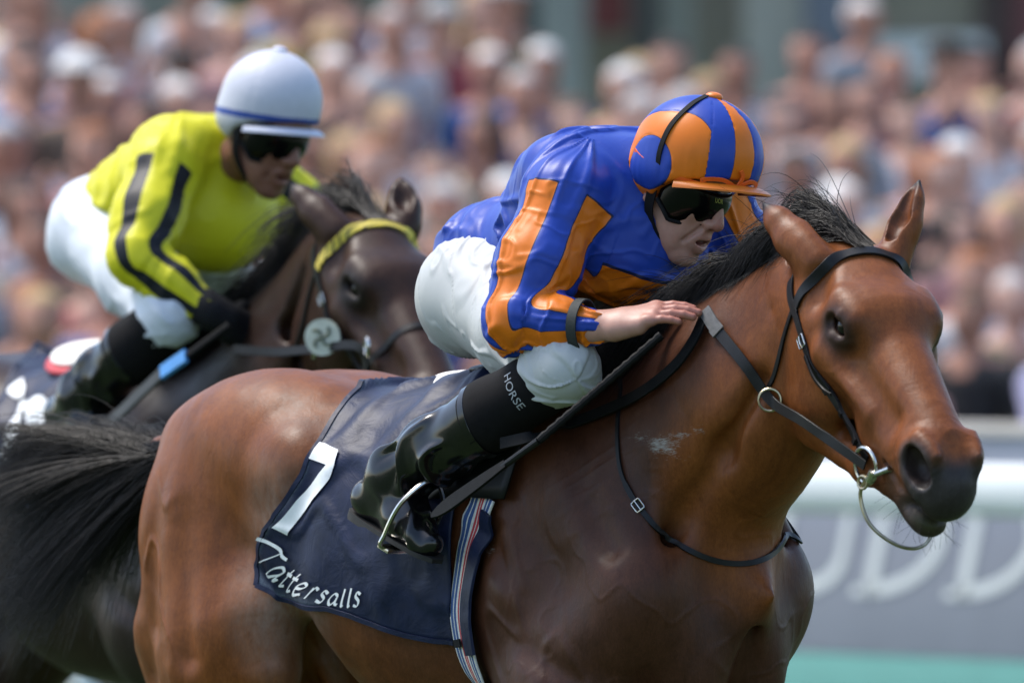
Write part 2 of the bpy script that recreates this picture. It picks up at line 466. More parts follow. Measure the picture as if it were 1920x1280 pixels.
M['eye'] = simple('dark_horse_eye', (.004, .003, .0025), .06, .3, 80, spec=.32)
M['hoof'] = simple('horn_hoof', (.05, .04, .035), .45, .3, 20, .2)
M['breeches'] = simple('white_breeches', (.60, .62, .64), .6, .05, 20, .18, 700, .0005)
M['kneepatch'] = simple('grey_knee_patch', (.30, .31, .30), .6, .08, 20, .18, 700, .0005)
M['black_cloth'] = simple('black_cloth', (.006, .006, .007), .75, .2, 60, .2, spec=.2)
M['elastic'] = simple('dark_elastic_band', (.018, .022, .02), .75, .25, 150, .4, 900, .0006)
M['lens'] = simple('dark_goggle_lens', (.002, .002, .0024), .16, .2, 30, spec=.22)
M['print_white'] = simple('white_print', (.74, .75, .74), .55, .06, 60)
M['saddle_white'] = simple('white_saddle_pad', (.74, .71, .66), .7, .07, 50, .3)
M['saddle_brown'] = simple('brown_pad_edge', (.05, .035, .028), .6, .2, 50, .3)
M['red_piping'] = simple('red_piping', (.45, .03, .04), .6, .1, 50)
M['print_yellow'] = simple('yellow_print', (.42, .45, .10), .5, .1, 60)
def skinmat(name, c, var=.18):
    t = NT(name); f = t.noise(45, 5, .65)
    c_ = t.ramp(f, [(.25, (c[0]*(1-.1), c[1]*(1-var), c[2]*(1-var))), (.5, c), (.75, (min(1, c[0]*1.12), c[1]*1.08, c[2]*1.05))])
    cc = t.attr('blush'); c_ = t.mix(cc, c_, (c[0]*.86, c[1]*.56, c[2]*.52))
    t.set(col=c_, rough=.46, sss=.12, spec=.4); t.b.inputs['Subsurface Radius'].default_value = (.008, .003, .0015)
    b = t.bump(t.noise(320, 4, .7), .22, .0009); t.bump(t.noise(90, 4), .12, .002, b); return t.m
M['skin'] = skinmat('fair_skin', (.40, .215, .16))
M['skin_tan'] = skinmat('tanned_skin', (.19, .085, .055))
def cloth_navy(name):
    t = NT(name); f = t.noise(25, 4); c = t.ramp(f, [(.3, (.0045, .008, .026)), (.7, (.009, .015, .046))])
    w = t.attr('wear'); k = t.math('MULTIPLY', w, t.math('ADD', t.noise(180, 4, .7), -.22)); c = t.mix(k, c, (.30, .36, .42))
    t.set(col=c, rough=.48, spec=.24); b = t.bump(t.noise(900, 2), .15, .0006); t.bump(t.noise(16, 4, .6, None, 1.0), .3, .01, b); return t.m
M['navy'] = cloth_navy('navy_number_cloth')
# ------------------------------------------------------------------ horses
def horse_sculpt(p):
    """horse frame: x forward, y to its left, z up; withers over the origin"""
    s = Sculpt()
    s.loft([(.44, 1.22, 1.06, .05, 0), (.38, 1.34, .97, .14, .1), (.24, 1.48, .88, .195, .3), (.08, 1.572, .84, .215, .55), (-.05, 1.60, .82, .225, .6),
            (-.2, 1.572, .81, .255, .4), (-.4, 1.53, .83, .285, .2), (-.5, 1.525, .90, .29, .15), (-.62, 1.53, 1.03, .28, .12), (-.75, 1.56, 1.10, .26, .1), (-.88, 1.57, 1.12, .24, .15),
            (-1.0, 1.53, 1.16, .19, .2), (-1.1, 1.455, 1.22, .13, .1), (-1.17, 1.38, 1.28, .05, 0)])
    # hindquarters
    s.ell((-.84, .12, 1.415), (.29, .14, .15), .07, mir=True)
    s.ell((-.63, .235, 1.385), (.065, .04, .06), .07, mir=True)
    s.ell((-.98, .14, 1.24), (.15, .12, .22), .06, mir=True)
    s.cap((-1.07, .085, 1.33), (-1.08, .14, 1.05), .07, .085, .07, mir=True); s.cap((-1.08, .14, 1.05), (-1.07, .15, .80), .085, .06, .07, mir=True)
    s.cap((-1.12, 0, 1.42), (-1.32, 0, 1.41), .038, .026, .04)      # dock
    for L in p['hind']:
        y = L['y']
        s.cap((-.95, y*.86, 1.24), (L['stifle'][0]-.14, y*1.02, L['stifle'][1]+.06), .17, .165, .07, flat=((0, 1, 0), 1.45))
        s.cap((L['stifle'][0]-.02, y*1.05, L['stifle'][1]+.10), (L['stifle'][0], y*1.05, L['stifle'][1]), .10, .085, .06, flat=((0, 1, 0), 1.3))
        hk = V(L['hock'][0], y*.85, L['hock'][1])
        s.cap((L['stifle'][0]-.15, y*.98, L['stifle'][1]-.03), hk+V(.03, 0, .08), .135, .05, .06, flat=((0, 1, 0), 1.35))
        s.chain([(hk+V(-.03, 0, .03), .042), (hk, .05), (hk*.6+V(*L['fet'])*.4, .032), (V(*L['fet']), .038)], .03)
        s.cap(hk+V(-.045, 0, .02), V(*L['fet'])+V(-.03, 0, .05), .022, .016, .03)
        s.cap(V(*L['fet']), V(*L['hoof']), .03, .036, .03); d = norm(V(*L['hoof'])-V(*L['fet']))
        s.cap(V(*L['hoof']), V(*L['hoof'])+d*.055, .042, .056, .015)
    # shoulder, breast
    s.cap((.00, .12, 1.48), (.30, .165, 1.15), .07, .085, .07, mir=True)
    s.cap((-.06, .135, 1.46), (.03, .20, 1.16), .06, .075, .06, mir=True)
    s.ell((.04, .205, 1.08), (.15, .065, .14), .05, mir=True)
    s.ell((.315, .160, 1.14), (.08, .06, .13), .10, mir=True)
    s.ell((.35, .078, 1.03), (.085, .075, .15), .05, mir=True)
    for L in p['fore']:
        y = L['y']; e = V(L['elbow'][0], y, L['elbow'][1]); kn = V(*L['knee'])
        s.cap(e+V(.15, 0, .10), e+V(.05, 0, -.02), .105, .115, .07, flat=((0, 1, 0), 1.3))
        s.cap(e+V(.06, 0, 0), kn+(e-kn)*.18, .115, .05, .06, flat=((0, 1, 0), 1.15))
        s.cap(e+V(-.05, 0, .02), e+V(.03, 0, -.08), .06, .06, .05)
        fe = V(*L['fet'])
        s.chain([(kn+(e-kn)*.1, .05), (kn, .052), (kn*.75+fe*.25, .034), (fe*.8+kn*.2, .031), (fe, .038)], .03)
        s.cap(fe, V(*L['hoof']), .03, .036, .03); d = norm(V(*L['hoof'])-fe); s.cap(V(*L['hoof']), V(*L['hoof'])+d*.055, .042, .056, .015)
    # neck
    poll = V(*p['poll']); n0, n1 = V(.13, 0, 1.27), V(.43, p['bend']*.3, 1.51); n2 = poll+V(*p['nape'])
    ff = ((0, 1, 0), 1.5)
    s.cap(n0, n1, .26, .195, .09, flat=((0, 1, 0), 1.25)); s.cap(n1, n2, .195, .15, .06, flat=ff)
    s.cap((.0, 0, 1.57), n1+V(-.11, 0, .135), .03, .035, .08); s.cap(n1+V(-.11, 0, .135), poll+V(-.06, 0, -.045), .035, .035, .07)
    # muscle relief: jugular furrow, shoulder edge, triceps line, rib/flank, thigh lines
    s.cap((.31, .15, 1.18), (.50, .125, 1.42), .010, .008, .06, 'cut', True)
    s.cap((.50, .125, 1.42), (.60, .11, 1.56), .008, .001, .05, 'cut', True)
    s.cap((.16, .235, 1.42), (.30, .245, 1.24), .006, .006, .05, 'cut', True)
    s.cap((-.05, .265, 1.27), (.12, .295, 1.14), .008, .006, .05, 'cut', True)
    s.cap((.10, .30, 1.05), (.24, .28, .98), .008, .006, .05, 'cut', True)
    s.cap((-.15, .29, 1.20), (-.10, .285, .98), .010, .008, .045, 'cut', True)
    s.cap((-.53, .32, 1.32), (-.585, .32, 1.12), .03, .03, .07, 'cut', True)
    s.cap((-.60, .30, 1.14), (-.615, .20, .98), .02, .03, .04, 'cut', True)
    s.cap((-1.00, .305, 1.36), (-1.02, .292, 1.06), .002, .010, .06, 'cut', True)
    s.cap((-.90, .315, 1.30), (-.86, .318, 1.00), .002, .008, .06, 'cut', True)
    s.cap((.445, 0, 1.08), (.40, 0, .88), .012, .02, .03, 'cut')
    # head, in its own frame: a along the face, s to its left, n out of the forehead
    a = norm(V(*p['face'])); sl = V(*p['side']); sl = norm(sl-a*(sl@a)); n = np.cross(a, sl); R = np.stack([a, sl, n], 1)
    sc = V(*p['hscale']); s.use(poll, R, sc); s.head = (poll, R, sc)
    s.ell((.075, 0, -.085), (.13, .086, .085), .05)
    s.cap((.06, 0, -.04), (.20, 0, -.030), .046, .050, .05, flat=((0, 1, 0), .62))
    s.cap((.20, 0, -.038), (.50, 0, -.046), .050, .036, .05, flat=((0, 1, 0), .85))
    s.cap((.18, 0, -.10), (.50, 0, -.090), .086, .046, .05, flat=((0, 1, 0), 1.0))
    s.ell((.188, .056, -.026), (.060, .040, .034), .04, mir=True)        # orbit
    s.ell((.10, .072, -.085), (.10, .036, .07), .04, mir=True)           # temple
    s.cap((.160, .078, -.010), (.222, .074, -.008), .010, .009, .03, mir=True)
    s.ell((.150, .060, -.165), (.115, .046, .105), .03, mir=True)         # cheek
    s.ell((.085, .062, -.185), (.058, .038, .085), .02, mir=True)
    s.cap((.20, .098, -.085), (.36, .066, -.085), .012, .009, .04, mir=True)   # facial crest
    s.cap((.19, .040, -.245), (.36, .030, -.195), .030, .026, .03, mir=True)
    s.cap((.36, .028, -.19), (.50, .018, -.152), .026, .022, .03, mir=True)
    s.cap((.36, 0, -.13), (.50, 0, -.098), .062, .043, .04)
    s.ell((.540, 0, -.080), (.062, .050, .050), .03)                      # muzzle
    s.ell((.528, .040, -.060), (.054, .029, .042), .022, mir=True)        # nostril wing
    s.ell((.580, 0, -.094), (.036, .046, .040), .025)                      # upper lip
    s.ell((.540, 0, -.160), (.046, .036, .024), .010)                     # lower lip, chin
    s.ell((.505, 0, -.166), (.035, .03, .022), .02)
    s.cap((.44, .050, -.126), (.50, .050, -.132), .004, .006, .010, 'cut', True)
    s.cap((.50, .050, -.132), (.560, .048, -.138), .0075, .0075, .007, 'cut', True)
    s.cap((.555, .050, -.138), (.61, .0, -.142), .0075, .007, .007, 'cut', True)
    Rn = frame_from((.90, -.25, -.25), (.25, .85, .3))
    s.ell((.546, .062, -.060), (.042, .025, .029), .007, Rn, 'cut', True)      # nostril
    s.ell((.525, .046, -.064), (.036, .017, .018), .014, Rn, 'cut', True)
    s.cap((.515, .058, -.094), (.568, .048, -.100), .007, .006, .016, mir=True); s.cap((.505, .052, -.030), (.565, .040, -.026), .007, .006, .016, mir=True)   # lower rim
    s.cap((.40, .030, -.078), (.49, .046, -.070), .010, .014, .03, mir=True)
    s.cap((.27, .094, -.052), (.42, .064, -.062), .006, .006, .05, 'cut', True)
    s.cap((.08, .092, -.012), (.12, .104, -.03), .010, .012, .04, 'cut', True)
    s.ell((.204, .094, -.030), (.028, .022, .0180), .008, None, 'cut', True)   # eye opening
    s.cap((.174, .092, -.025), (.202, .093, -.012), .006, .0065, .010, mir=True); s.cap((.202, .093, -.012), (.234, .084, -.024), .0065, .005, .010, mir=True)   # upper lid
    s.cap((.176, .092, -.036), (.206, .092, -.048), .005, .005, .012, mir=True); s.cap((.206, .092, -.048), (.240, .083, -.036), .005, .004, .012, mir=True)
    s.cap((.015, .098, -.14), (.045, .094, -.25), .008, .012, .035, 'cut', True); s.cap((.045, .094, -.25), (.13, .07, -.305), .012, .008, .03, 'cut', True)
    for (base, tip, op) in p['ears']:
        base, tip, op = V(*base), V(*tip), norm(op); d = tip-base; sd = norm(np.cross(d, op))
        mid = base+d*.38; up = base+d*.70
        s.cap(base-d*.12, base+d*.12, .026, .027, .03)
        s.cap(base+d*.05, mid, .026, .028, .03, flat=(op, 1.3)); s.cap(mid, up, .028, .016, .03, flat=(op, 1.4)); s.cap(up, tip, .018, .002, .03, flat=(op, 1.3))
        s.cap(base+d*.14+op*.026, mid+op*.030, .012, .022, .008, 'cut', flat=(op, .9)); s.cap(mid+op*.030, base+d*.88+op*.012, .022, .004, .008, 'cut', flat=(op, .9))
    s.use()
    s.lo = V(-1.75, -.42, -.05); s.hi = V(1.35, .42, 2.12)
    return s

def horse_colours(s, Vt, dark, p):
    """coat: bay body, black points; numbers are the hair's own colour"""
    x, y, z = Vt.T; o, R, sc = s.head; h = ((Vt-o)@R)/sc; ha, hn = h[:, 0], h[:, 2]; hs = np.abs(h[:, 1])
    ish = sstep(-.10, .03, ha-.25*hn-.03)*sstep(.50, .42, np.linalg.norm(h-V(.28, 0, -.12), axis=1))*(x > .35)
    nz = fbm(Vt, 3.0, 3, 5)
    if not dark:
        c_red, c_mid, c_dk, c_bl = V(.225, .070, .0135), V(.185, .057, .0130), V(.070, .0250, .0115), V(.008, .007, .006)
    else:
        c_red, c_mid, c_dk, c_bl = V(.040, .018, .0100), V(.042, .019, .0110), V(.022, .0125, .0090), V(.006, .005, .005)
    t = sstep(.15, -.75, x+.15*nz)                     # lighter, redder towards the quarters
    C = c_dk*(1-t[:, None])+c_red*.95*t[:, None]
    t2 = sstep(.30, .62, x+.12*nz)*sstep(1.30, 1.52, z); C = C*(1-t2[:, None])+c_mid*t2[:, None]
    th = np.maximum(sstep(.0, .1, ha+.03)*ish, (ha < .06)*(ha > -.2)*(hs > .045)*(x > .5)*(hn > -.09)*.9); C = C*(1-th[:, None])+(c_mid*1.18)[None]*th[:, None]
    leg = sstep(.78, .52, z); C = C*(1-leg[:, None])+c_bl*leg[:, None]
    top = sstep(.05, .0, np.abs(y))*sstep(-.5, -1.2, x)*sstep(1.45, 1.55, z)*.3; C = C*(1-top[:, None])+c_dk*top[:, None]
    # dark muzzle, eye rims, ear tips
    nd = np.linalg.norm((np.stack([ha, hs, hn], 1)-V(.545, .056, -.062))/V(1, .8, .8), axis=1)
    mz = np.maximum(sstep(.51, .565, ha+.55*(-hn-.075)+.012*nz), .95*sstep(.062, .036, nd+.008*nz))*ish; C = C*(1-mz[:, None])+V(.040, .034, .032)*mz[:, None]
    gs = np.exp(-(((h-V(.575, -.015, -.150))/V(.03, .03, .010))**2).sum(1))*ish*.7*(not dark); C = C*(1-gs[:, None])+V(.05, .10, .012)*gs[:, None]
    e = np.linalg.norm((np.stack([ha, hs, hn], 1)-V(.207, .088, -.032))/V(1.3, 1, 1), axis=1); em = sstep(.050, .026, e)*ish*.85
    C = C*(1-em[:, None])+V(.016, .013, .012)*em[:, None]
    ch = sstep(.36, .48, ha)*sstep(-.10, -.14, hn)*ish*.6; C = C*(1-ch[:, None])+V(.05, .03, .022)*ch[:, None]
    for (base, tip, op) in p['ears']:
        b, d = V(*base), V(*tip)-V(*base); q = h-b; tt = q@d/(d@d); rr = np.linalg.norm(q-tt[:, None]*d, axis=1)
        k = sstep(.72, .95, tt)*(rr < .05); C = C*(1-k[:, None])+V(.012, .010, .010)*k[:, None]
        k = (q@norm(op) > .006)*(rr < .03)*(tt > .1)*(tt < 1.1)*.5; C = C*(1-k[:, None])+V(.06, .03, .02)*k[:, None]
    return np.clip(C, 0, 1)

def to_head(s, q): return s.head[1] @ (np.asarray(q, float)*s.head[2]) + s.head[0]

TH = math.radians(48)
HORSE1 = dict(loc=(.16, 0, 0), rot=-TH,
    hind=[dict(y=-.20, stifle=(-.74, .98), hock=(-1.14, .58), fet=(-1.28, -.15, .24), hoof=(-1.22, -.15, .12)),
          dict(y=.20, stifle=(-.70, 1.0), hock=(-.86, .55), fet=(-.72, .15, .25), hoof=(-.62, .15, .14))],
    fore=[dict(y=-.185, elbow=(.08, .96), knee=(.50, -.17, .66), fet=(.72, -.16, .36), hoof=(.80, -.16, .27)),
          dict(y=.185, elbow=(.08, .98), knee=(.48, .16, .72), fet=(.30, .15, .46), hoof=(.20, .15, .44))],
    poll=(.741, -.015, 1.826), nape=(-.10, 0, -.165), bend=-.03,
    face=(.73, -.236, -.641), side=(.302, .953, -.007),
    hscale=(1.06, 1.08, 1.25),
    ears=[((.02, .083, -.01), (-.075, .135, .065), (0, -.8, .5)), ((.025, -.083, -.02), (-.125, -.120, -.022), (0, .5, -.85))])
def place(o, H): o.location = H['loc']; o.rotation_euler = (0, 0, H['rot'])
def eyes_for(s, root):
    for sg in (-1, 1):
        c = to_head(s, (.205, sg*.0715, -.030)); bm = bmesh.new(); bmesh.ops.create_uvsphere(bm, u_segments=28, v_segments=18, radius=.0245)
        for v in bm.verts: v.co += Vector(c)
        me = bpy.data.meshes.new('eye'); bm.to_mesh(me); bm.free(); me.polygons.foreach_set('use_smooth', np.ones(len(me.polygons), bool)); me.materials.append(M['eye']); obj('eye', me, root)

S1 = horse_sculpt(HORSE1)
def ridge2(n, w): return np.exp(-(n/w)**2)-.30
def horse_body(s, H, root, h, mat, dark):
    Vt, F = s.mesh(h)
    C = horse_colours(s, Vt, dark, H)
    if not dark:                                        # uneven muscle, veins and skin creases under the coat
        N = vnormals(Vt, F); x, y, z = Vt.T; o_, R_, sc_ = s.head; hh = ((Vt-o_)@R_)/sc_; face = sstep(.02, .12, hh[:, 0])*(x > .5)
        vn = np.exp(-(noise(Vt+fbm(Vt, 11, 2, 3)[:, None]*.035, 8.5, 5)/.055)**2)
        vm = np.clip(sstep(1.45, 1.25, z)*sstep(-.25, .05, x)+.7*sstep(.15, .25, hh[:, 0])*face+.5*sstep(-.9, -1.0, x)*sstep(1.3, 1.1, z), 0, 1)
        d = vn*vm*.0011+fbm(Vt*V(1, 1, .7), 7, 3, 8)*.0036*(1-.6*face)
        fib = ridge2(noise(np.stack([x*16+z*9, y*5, z*4-x*3], 1)+fbm(Vt, 5, 2, 6)[:, None]*.5, 1.0, 12), .20)
        d += fib*.0038*np.clip(sstep(.38, .20, x)*sstep(-.25, -.05, x)*sstep(1.35, 1.15, z)+.8*sstep(-.80, -.98, x)*sstep(1.42, 1.25, z), 0, 1)
        cr = ridge2(noise(np.stack([x*7+z*3, y*4, z*38-x*22], 1)+fbm(Vt, 6, 2, 4)[:, None]*.5, 1.0, 14), .25)      # skin folds at the base of the neck
        d += cr*.0018*np.exp(-(((Vt-V(.26, -.17, 1.36))/V(.10, .2, .10))**2).sum(1))
        cr = ridge2(noise(np.stack([x*30, y*30, z*5], 1), 1.0, 15), .25); d += cr*.0030*np.exp(-(((Vt-V(.42, -.0, 1.17))/V(.08, .08, .06))**2).sum(1))
        mzl = sstep(.40, .47, hh[:, 0])*face; d += mzl*ridge2(noise(np.stack([hh[:, 0]*55, hh[:, 1]*20, hh[:, 2]*30], 1)+fbm(hh, 30, 2, 4)[:, None]*.4, 1.0, 16), .3)*.0007
        Vt = Vt+N*d[:, None]
    x, y, z = Vt.T
    def blob(c, r): return np.clip(1.25-np.linalg.norm((Vt-V(*c))/V(*r), axis=1), 0, 1)
    foam = np.zeros(len(Vt)); grease = np.zeros(len(Vt))
    if not dark:
        nN = -vnormals(Vt, F)[:, 1]
        foam = np.maximum(blob((.385, -.15, 1.435), (.11, .14, .042)), .8*blob((.47, -.13, 1.465), (.04, .1, .04)))*(y < 0)
        foam = np.maximum(foam, .9*blob((-.02, -.28, 1.24), (.035, .1, .05)))
        grease = np.clip(1.1*blob((-.62, -.30, 1.16), (.14, .2, .22)), 0, 1)*.8
    foam = foam*np.clip(.72+.55*fbm(Vt*V(.6, 1, 1.5), 22, 3, 31), 0, 1.2)
    me = mesh_np('body', Vt, F, [mat], cols=C, attrs={'foam': foam, 'grease': grease})
    return obj('body', me, root)
if True:
    racehorse = thing('racehorse', 'bay racehorse in front with a navy number 7 cloth, head turned to the camera', 'horse')
    place(racehorse, HORSE1)
    horse_body(S1, HORSE1, racehorse, .004, M['coat_bay'], False)
    eyes_for(S1, racehorse)
# ------------------------------------------------------------------ the setting
def grass_material():
    t = NT('mown_turf'); f = t.noise(3, 5); c = t.ramp(f, [(.3, (.035, .075, .014)), (.7, (.07, .13, .025))])
    c = t.mix(.5, c, t.ramp(t.noise(180, 3), [(.3, (.4, .45, .35)), (.7, (1, 1, 1))]), 'MULTIPLY'); t.set(col=c, rough=.8); t.bump(t.noise(120, 4), .8, .03); return t.m
def plane(name, x0, x1, y0, y1, z, mat, n=1):
    me = bpy.data.meshes.new(name); me.from_pydata([(x0, y0, z), (x1, y0, z), (x1, y1, z), (x0, y1, z)], [], [(0, 1, 2, 3)]); me.materials.append(mat)
    o = obj(name, me); o['kind'] = 'structure'; return o
M['turf'] = grass_material()
plane('ground', -600, 600, -120, 900, 0, M['turf'])
# ------------------------------------------------------------------ tack
def h_rays(H, px):
    """camera rays through photo pixels, in the horse's own frame"""
    px = np.asarray(px, float); K = 1920*LENS/36
    d = np.stack([(px[:, 0]-960)/K, np.ones(len(px)), -(px[:, 1]-640)/K], 1); d /= np.linalg.norm(d, axis=1)[:, None]
    c, s_ = math.cos(-H['rot']), math.sin(-H['rot']); Rm = np.array([[c, -s_, 0], [s_, c, 0], [0, 0, 1]])
    o = Rm@(V(0, -CAM_D, CAM_Z)-V(*H['loc'])); return o, d@Rm.T
def hit(S, H, px, off=0.0, it=70):
    """where the ray through a pixel meets the animal: a point on its skin"""
    o, d = h_rays(H, px); t = np.full(len(d), CAM_D-1.6 + H.get('far', 0))
    for _ in range(it):
        t = t + np.clip((S.chunked(o+d*t[:, None])-off)*.8, -.02, .12)
    return o+d*t[:, None]
def at_depth(H, px, y):
    """point on the pixel's ray at a lateral distance y from the horse's mid plane"""
    o, d = h_rays(H, px); y = np.broadcast_to(np.asarray(y, float), (len(d),)); t = (y-o[1])/d[:, 1]; return o+d*t[:, None]
def strap_on(mb, S, P, w, t, off=.001, n=40, m=0, closed=False, sm=2):
    Q = spline(P, n, closed); Q, N = S.snap(Q, off); 
    for _ in range(sm):
        Q2 = Q.copy(); Q2[1:-1] = (Q[:-2]+2*Q[1:-1]+Q[2:])/4; Q = Q2
    if sm > 4:
        for _ in range(3): Q = Q+N*np.clip(off-S.chunked(Q), 0, .02)[:, None]; Q[1:-1] = (Q[:-2]+2*Q[1:-1]+Q[2:])/4
    return mb.strap(Q, N, w, t, m, closed), Q, N
def buckle(mb, c, n, t, w, h, r=.0016, m=0):
    """rectangular buckle lying on a strap: n outward, t along"""
    n, t = norm(n), norm(t); t = norm(t-n*(t@n)); b = np.cross(n, t); c = np.asarray(c)
    q = [(-1, -1), (-.75, -1.08), (.75, -1.08), (1, -1), (1.05, 0), (1, 1), (.75, 1.08), (-.75, 1.08), (-1, 1), (-1.05, 0)]
    mb.tube([c+n*.003+t*h/2*a+b*w/2*e for a, e in q], r, 8, m, closed=True)
    mb.tube([c+n*.004-t*h/2, c+n*.006+t*h*.1, c+n*.004+t*h*.6], r*.8, 6, m)

def make_bridle(S, H, label, front=True):
    rt = thing('bridle', label, 'bridle'); place(rt, H)
    hd = lambda *q: to_head(S, q)
    n = 46
    bb = MB(); _, Qb, Nb = strap_on(bb, S, [hd(.085, -.108, -.075), hd(.07, -.085, -.02), hd(.062, -.045, .02), hd(.060, 0, .03), hd(.062, .045, .02), hd(.07, .085, -.02), hd(.085, .108, -.075)], .021, .0045, n=60, sm=20)
    brow = bb.build('browband', M['leather'] if front else M['brow_yellow'], rt)
    hp = MB(); strap_on(hp, S, [hd(.095, -.108, -.085), hd(.05, -.10, -.075), hd(-.02, -.06, -.04), hd(-.03, 0, -.01), hd(-.02, .06, -.04), hd(.05, .10, -.075), hd(.095, .108, -.085)], .02, .004, n=50); hp.build('headpiece', M['leather'], rt)
    for sg in (-1, 1):
        cp = MB(); P = [hd(.075, sg*.108, -.080), hd(.15, sg*.112, -.100), hd(.25, sg*.10, -.135), hd(.35, sg*.075, -.150), hd(.395, sg*.065, -.155)]
        _, Q, N = strap_on(cp, S, P, .0165, .004, n=40, sm=60)
        cp.strap((Q+N*.0035)[16:33], N[16:33], .0155, .0035)                      # the doubled length under its keepers
        cpo = cp.build('cheekpiece', M['leather'], rt)
        for i in (19, 24, 31):
            kb = MB(); kb.strap([Q[i]-norm(Q[i+1]-Q[i])*.005+N[i]*.006, Q[i]+norm(Q[i+1]-Q[i])*.005+N[i]*.006], [N[i], N[i]], .020, .0035); kb.build('keeper', M['leather'], cpo)
        bk = MB(); buckle(bk, Q[9]+N[9]*.004, N[9], Q[10]-Q[9], .020, .022); bk.build('buckle', M['steel'], cpo)
        le = MB(); T = norm(Q[16]-Q[13]); b = np.cross(N[14], T)*(1 if sg < 0 else -1)
        P2 = spline([Q[12]+N[12]*.006, Q[16]+N[16]*.012+b*.004, Q[19]+N[19]*.018-b*.012*sg, Q[21]+N[21]*.022-b*.035*sg], 16)
        le.strap(P2, np.repeat(N[14][None], 16, 0), np.linspace(.010, .006, 16), .003); le.build('strap_end', M['leather'], cpo)
        tl = MB(); strap_on(tl, S, [hd(.08, sg*.112, -.085), hd(.085, sg*.112, -.14), hd(.10, sg*.11, -.20), hd(.10, sg*.085, -.265), hd(.10, sg*.03, -.29), hd(.10, sg*.0, -.29)], .009, .004, n=36); tl.build('throatlash', M['leather'], rt)
        # the bit: loose ring with its cheek, and the loop that runs below the chin
        c = hd(.405, sg*.062, -.158); c, N1 = S.snap(c[None], .010); c, N1 = c[0], N1[0]
        bt = MB(); bt.ring(c, norm(N1*.9+H_side(H)*.35*sg), .034, .0042); bt.tube([c+S.head[1]@V(.03, 0, .0), hd(.455, sg*.052, -.130), hd(.46, sg*.02, -.128)], [.0055, .0065, .006], 10)
        bt.tube([c+S.head[1]@V(.028, 0, -.014), c+S.head[1]@V(.03, 0, .012)], .0075, 10)
        bt.build('bit_ring', M['steel'] if front else M['steel'], rt)
        if sg < 0: nb = c
    lp = MB(); P = [hd(.425, -.068, -.165), hd(.43, -.070, -.20), hd(.475, -.058, -.225), hd(.52, -.02, -.232), hd(.53, .02, -.228), hd(.49, .058, -.22), hd(.455, .066, -.155)]
    lp.tube(spline(P, 40), .0038, 8); lp.ring(hd(.425, -.072, -.178), H_side(H), .012, .003); lp.build('chin_loop', M['brass'], rt)
    return rt, nb
def H_side(H): return V(0, 1, 0)
bridle_near_bit = None
if True:
    bridle1, nb = make_bridle(S1, HORSE1, 'black leather bridle with steel bit on the bay horse in front')
# ------------------------------------------------------------------ jockeys
def ridge(n, w=.20): return np.exp(-(n/w)**2)-.30
def seg_param(P, a, b):
    a, b = np.asarray(a), np.asarray(b); ba = b-a; t = (P-a)@ba/(ba@ba); return t
def ang_about(P, a, b, ref):
    """angle about the axis a->b measured from ref"""
    ax = norm(b-a); r = norm(ref-ax*(ref@ax)); w = np.cross(ax, r); q = P-a; return np.arctan2(q@w, q@r)
def dist_seg(P, a, b):
    t = np.clip(seg_param(P, a, b), 0, 1); return np.linalg.norm(P-(a+t[:, None]*(b-a)), axis=1), t
def hand_ops(s, w, R, side, curl=(.25, .25, .2), k=.008, scale=1.0):
    """open hand; R columns: to fingertips, to little-finger side, out of the back of the hand"""
    s.use(w, R, (scale,)*3)
    s.cap((-.03, 0, 0), (.015, 0, 0), .030, .030, .02, flat=((0, 0, 1), 1.25))
    s.cap((.015, .012, 0), (.085, .026, .002), .024, .016, .02, flat=((0, 0, 1), 1.35)); s.cap((.015, -.010, 0), (.088, -.022, .004), .024, .016, .02, flat=((0, 0, 1), 1.35))
    s.cap((.03, 0, .001), (.090, 0, .004), .022, .016, .02, flat=((0, 0, 1), 1.3))
    s.cap((.01, .024, -.008), (.06, .032, -.008), .015, .011, .018)          # heel on the little-finger side
    tips = []
    for (y0, L, x0, sp) in ((.030, .058, .080, -.04), (.0115, .075, .088, -.015), (-.0080, .081, .090, .005), (-.0275, .072, .086, .03)):
        p = V(x0, y0, .003); a = 0.0; r = .0098 if y0 < .03 else .0088
        s.ell(p+V(-.002, 0, .003), (.013, .0105, .010), .006)
        for q, (fr, cu) in enumerate(zip((.45, .31, .24), curl)):
            a += cu; d = V(math.cos(a)*math.cos(sp), math.sin(sp), -math.sin(a)); e = p+d*L*fr; s.cap(p, e, r*.95, r*.88, .0022); p = e; r *= .93
        tips.append(p)
    p = V(.02, -.026, -.010)
    for L, dd, r in ((.040, (.62, -.70, -.30), .0135), (.032, (.85, -.45, -.28), .0112), (.026, (.95, -.15, -.25), .0098)):
        e = p+norm(V(*dd))*L; s.cap(p, e, r, r*.92, .008); p = e
    s.use(); return tips
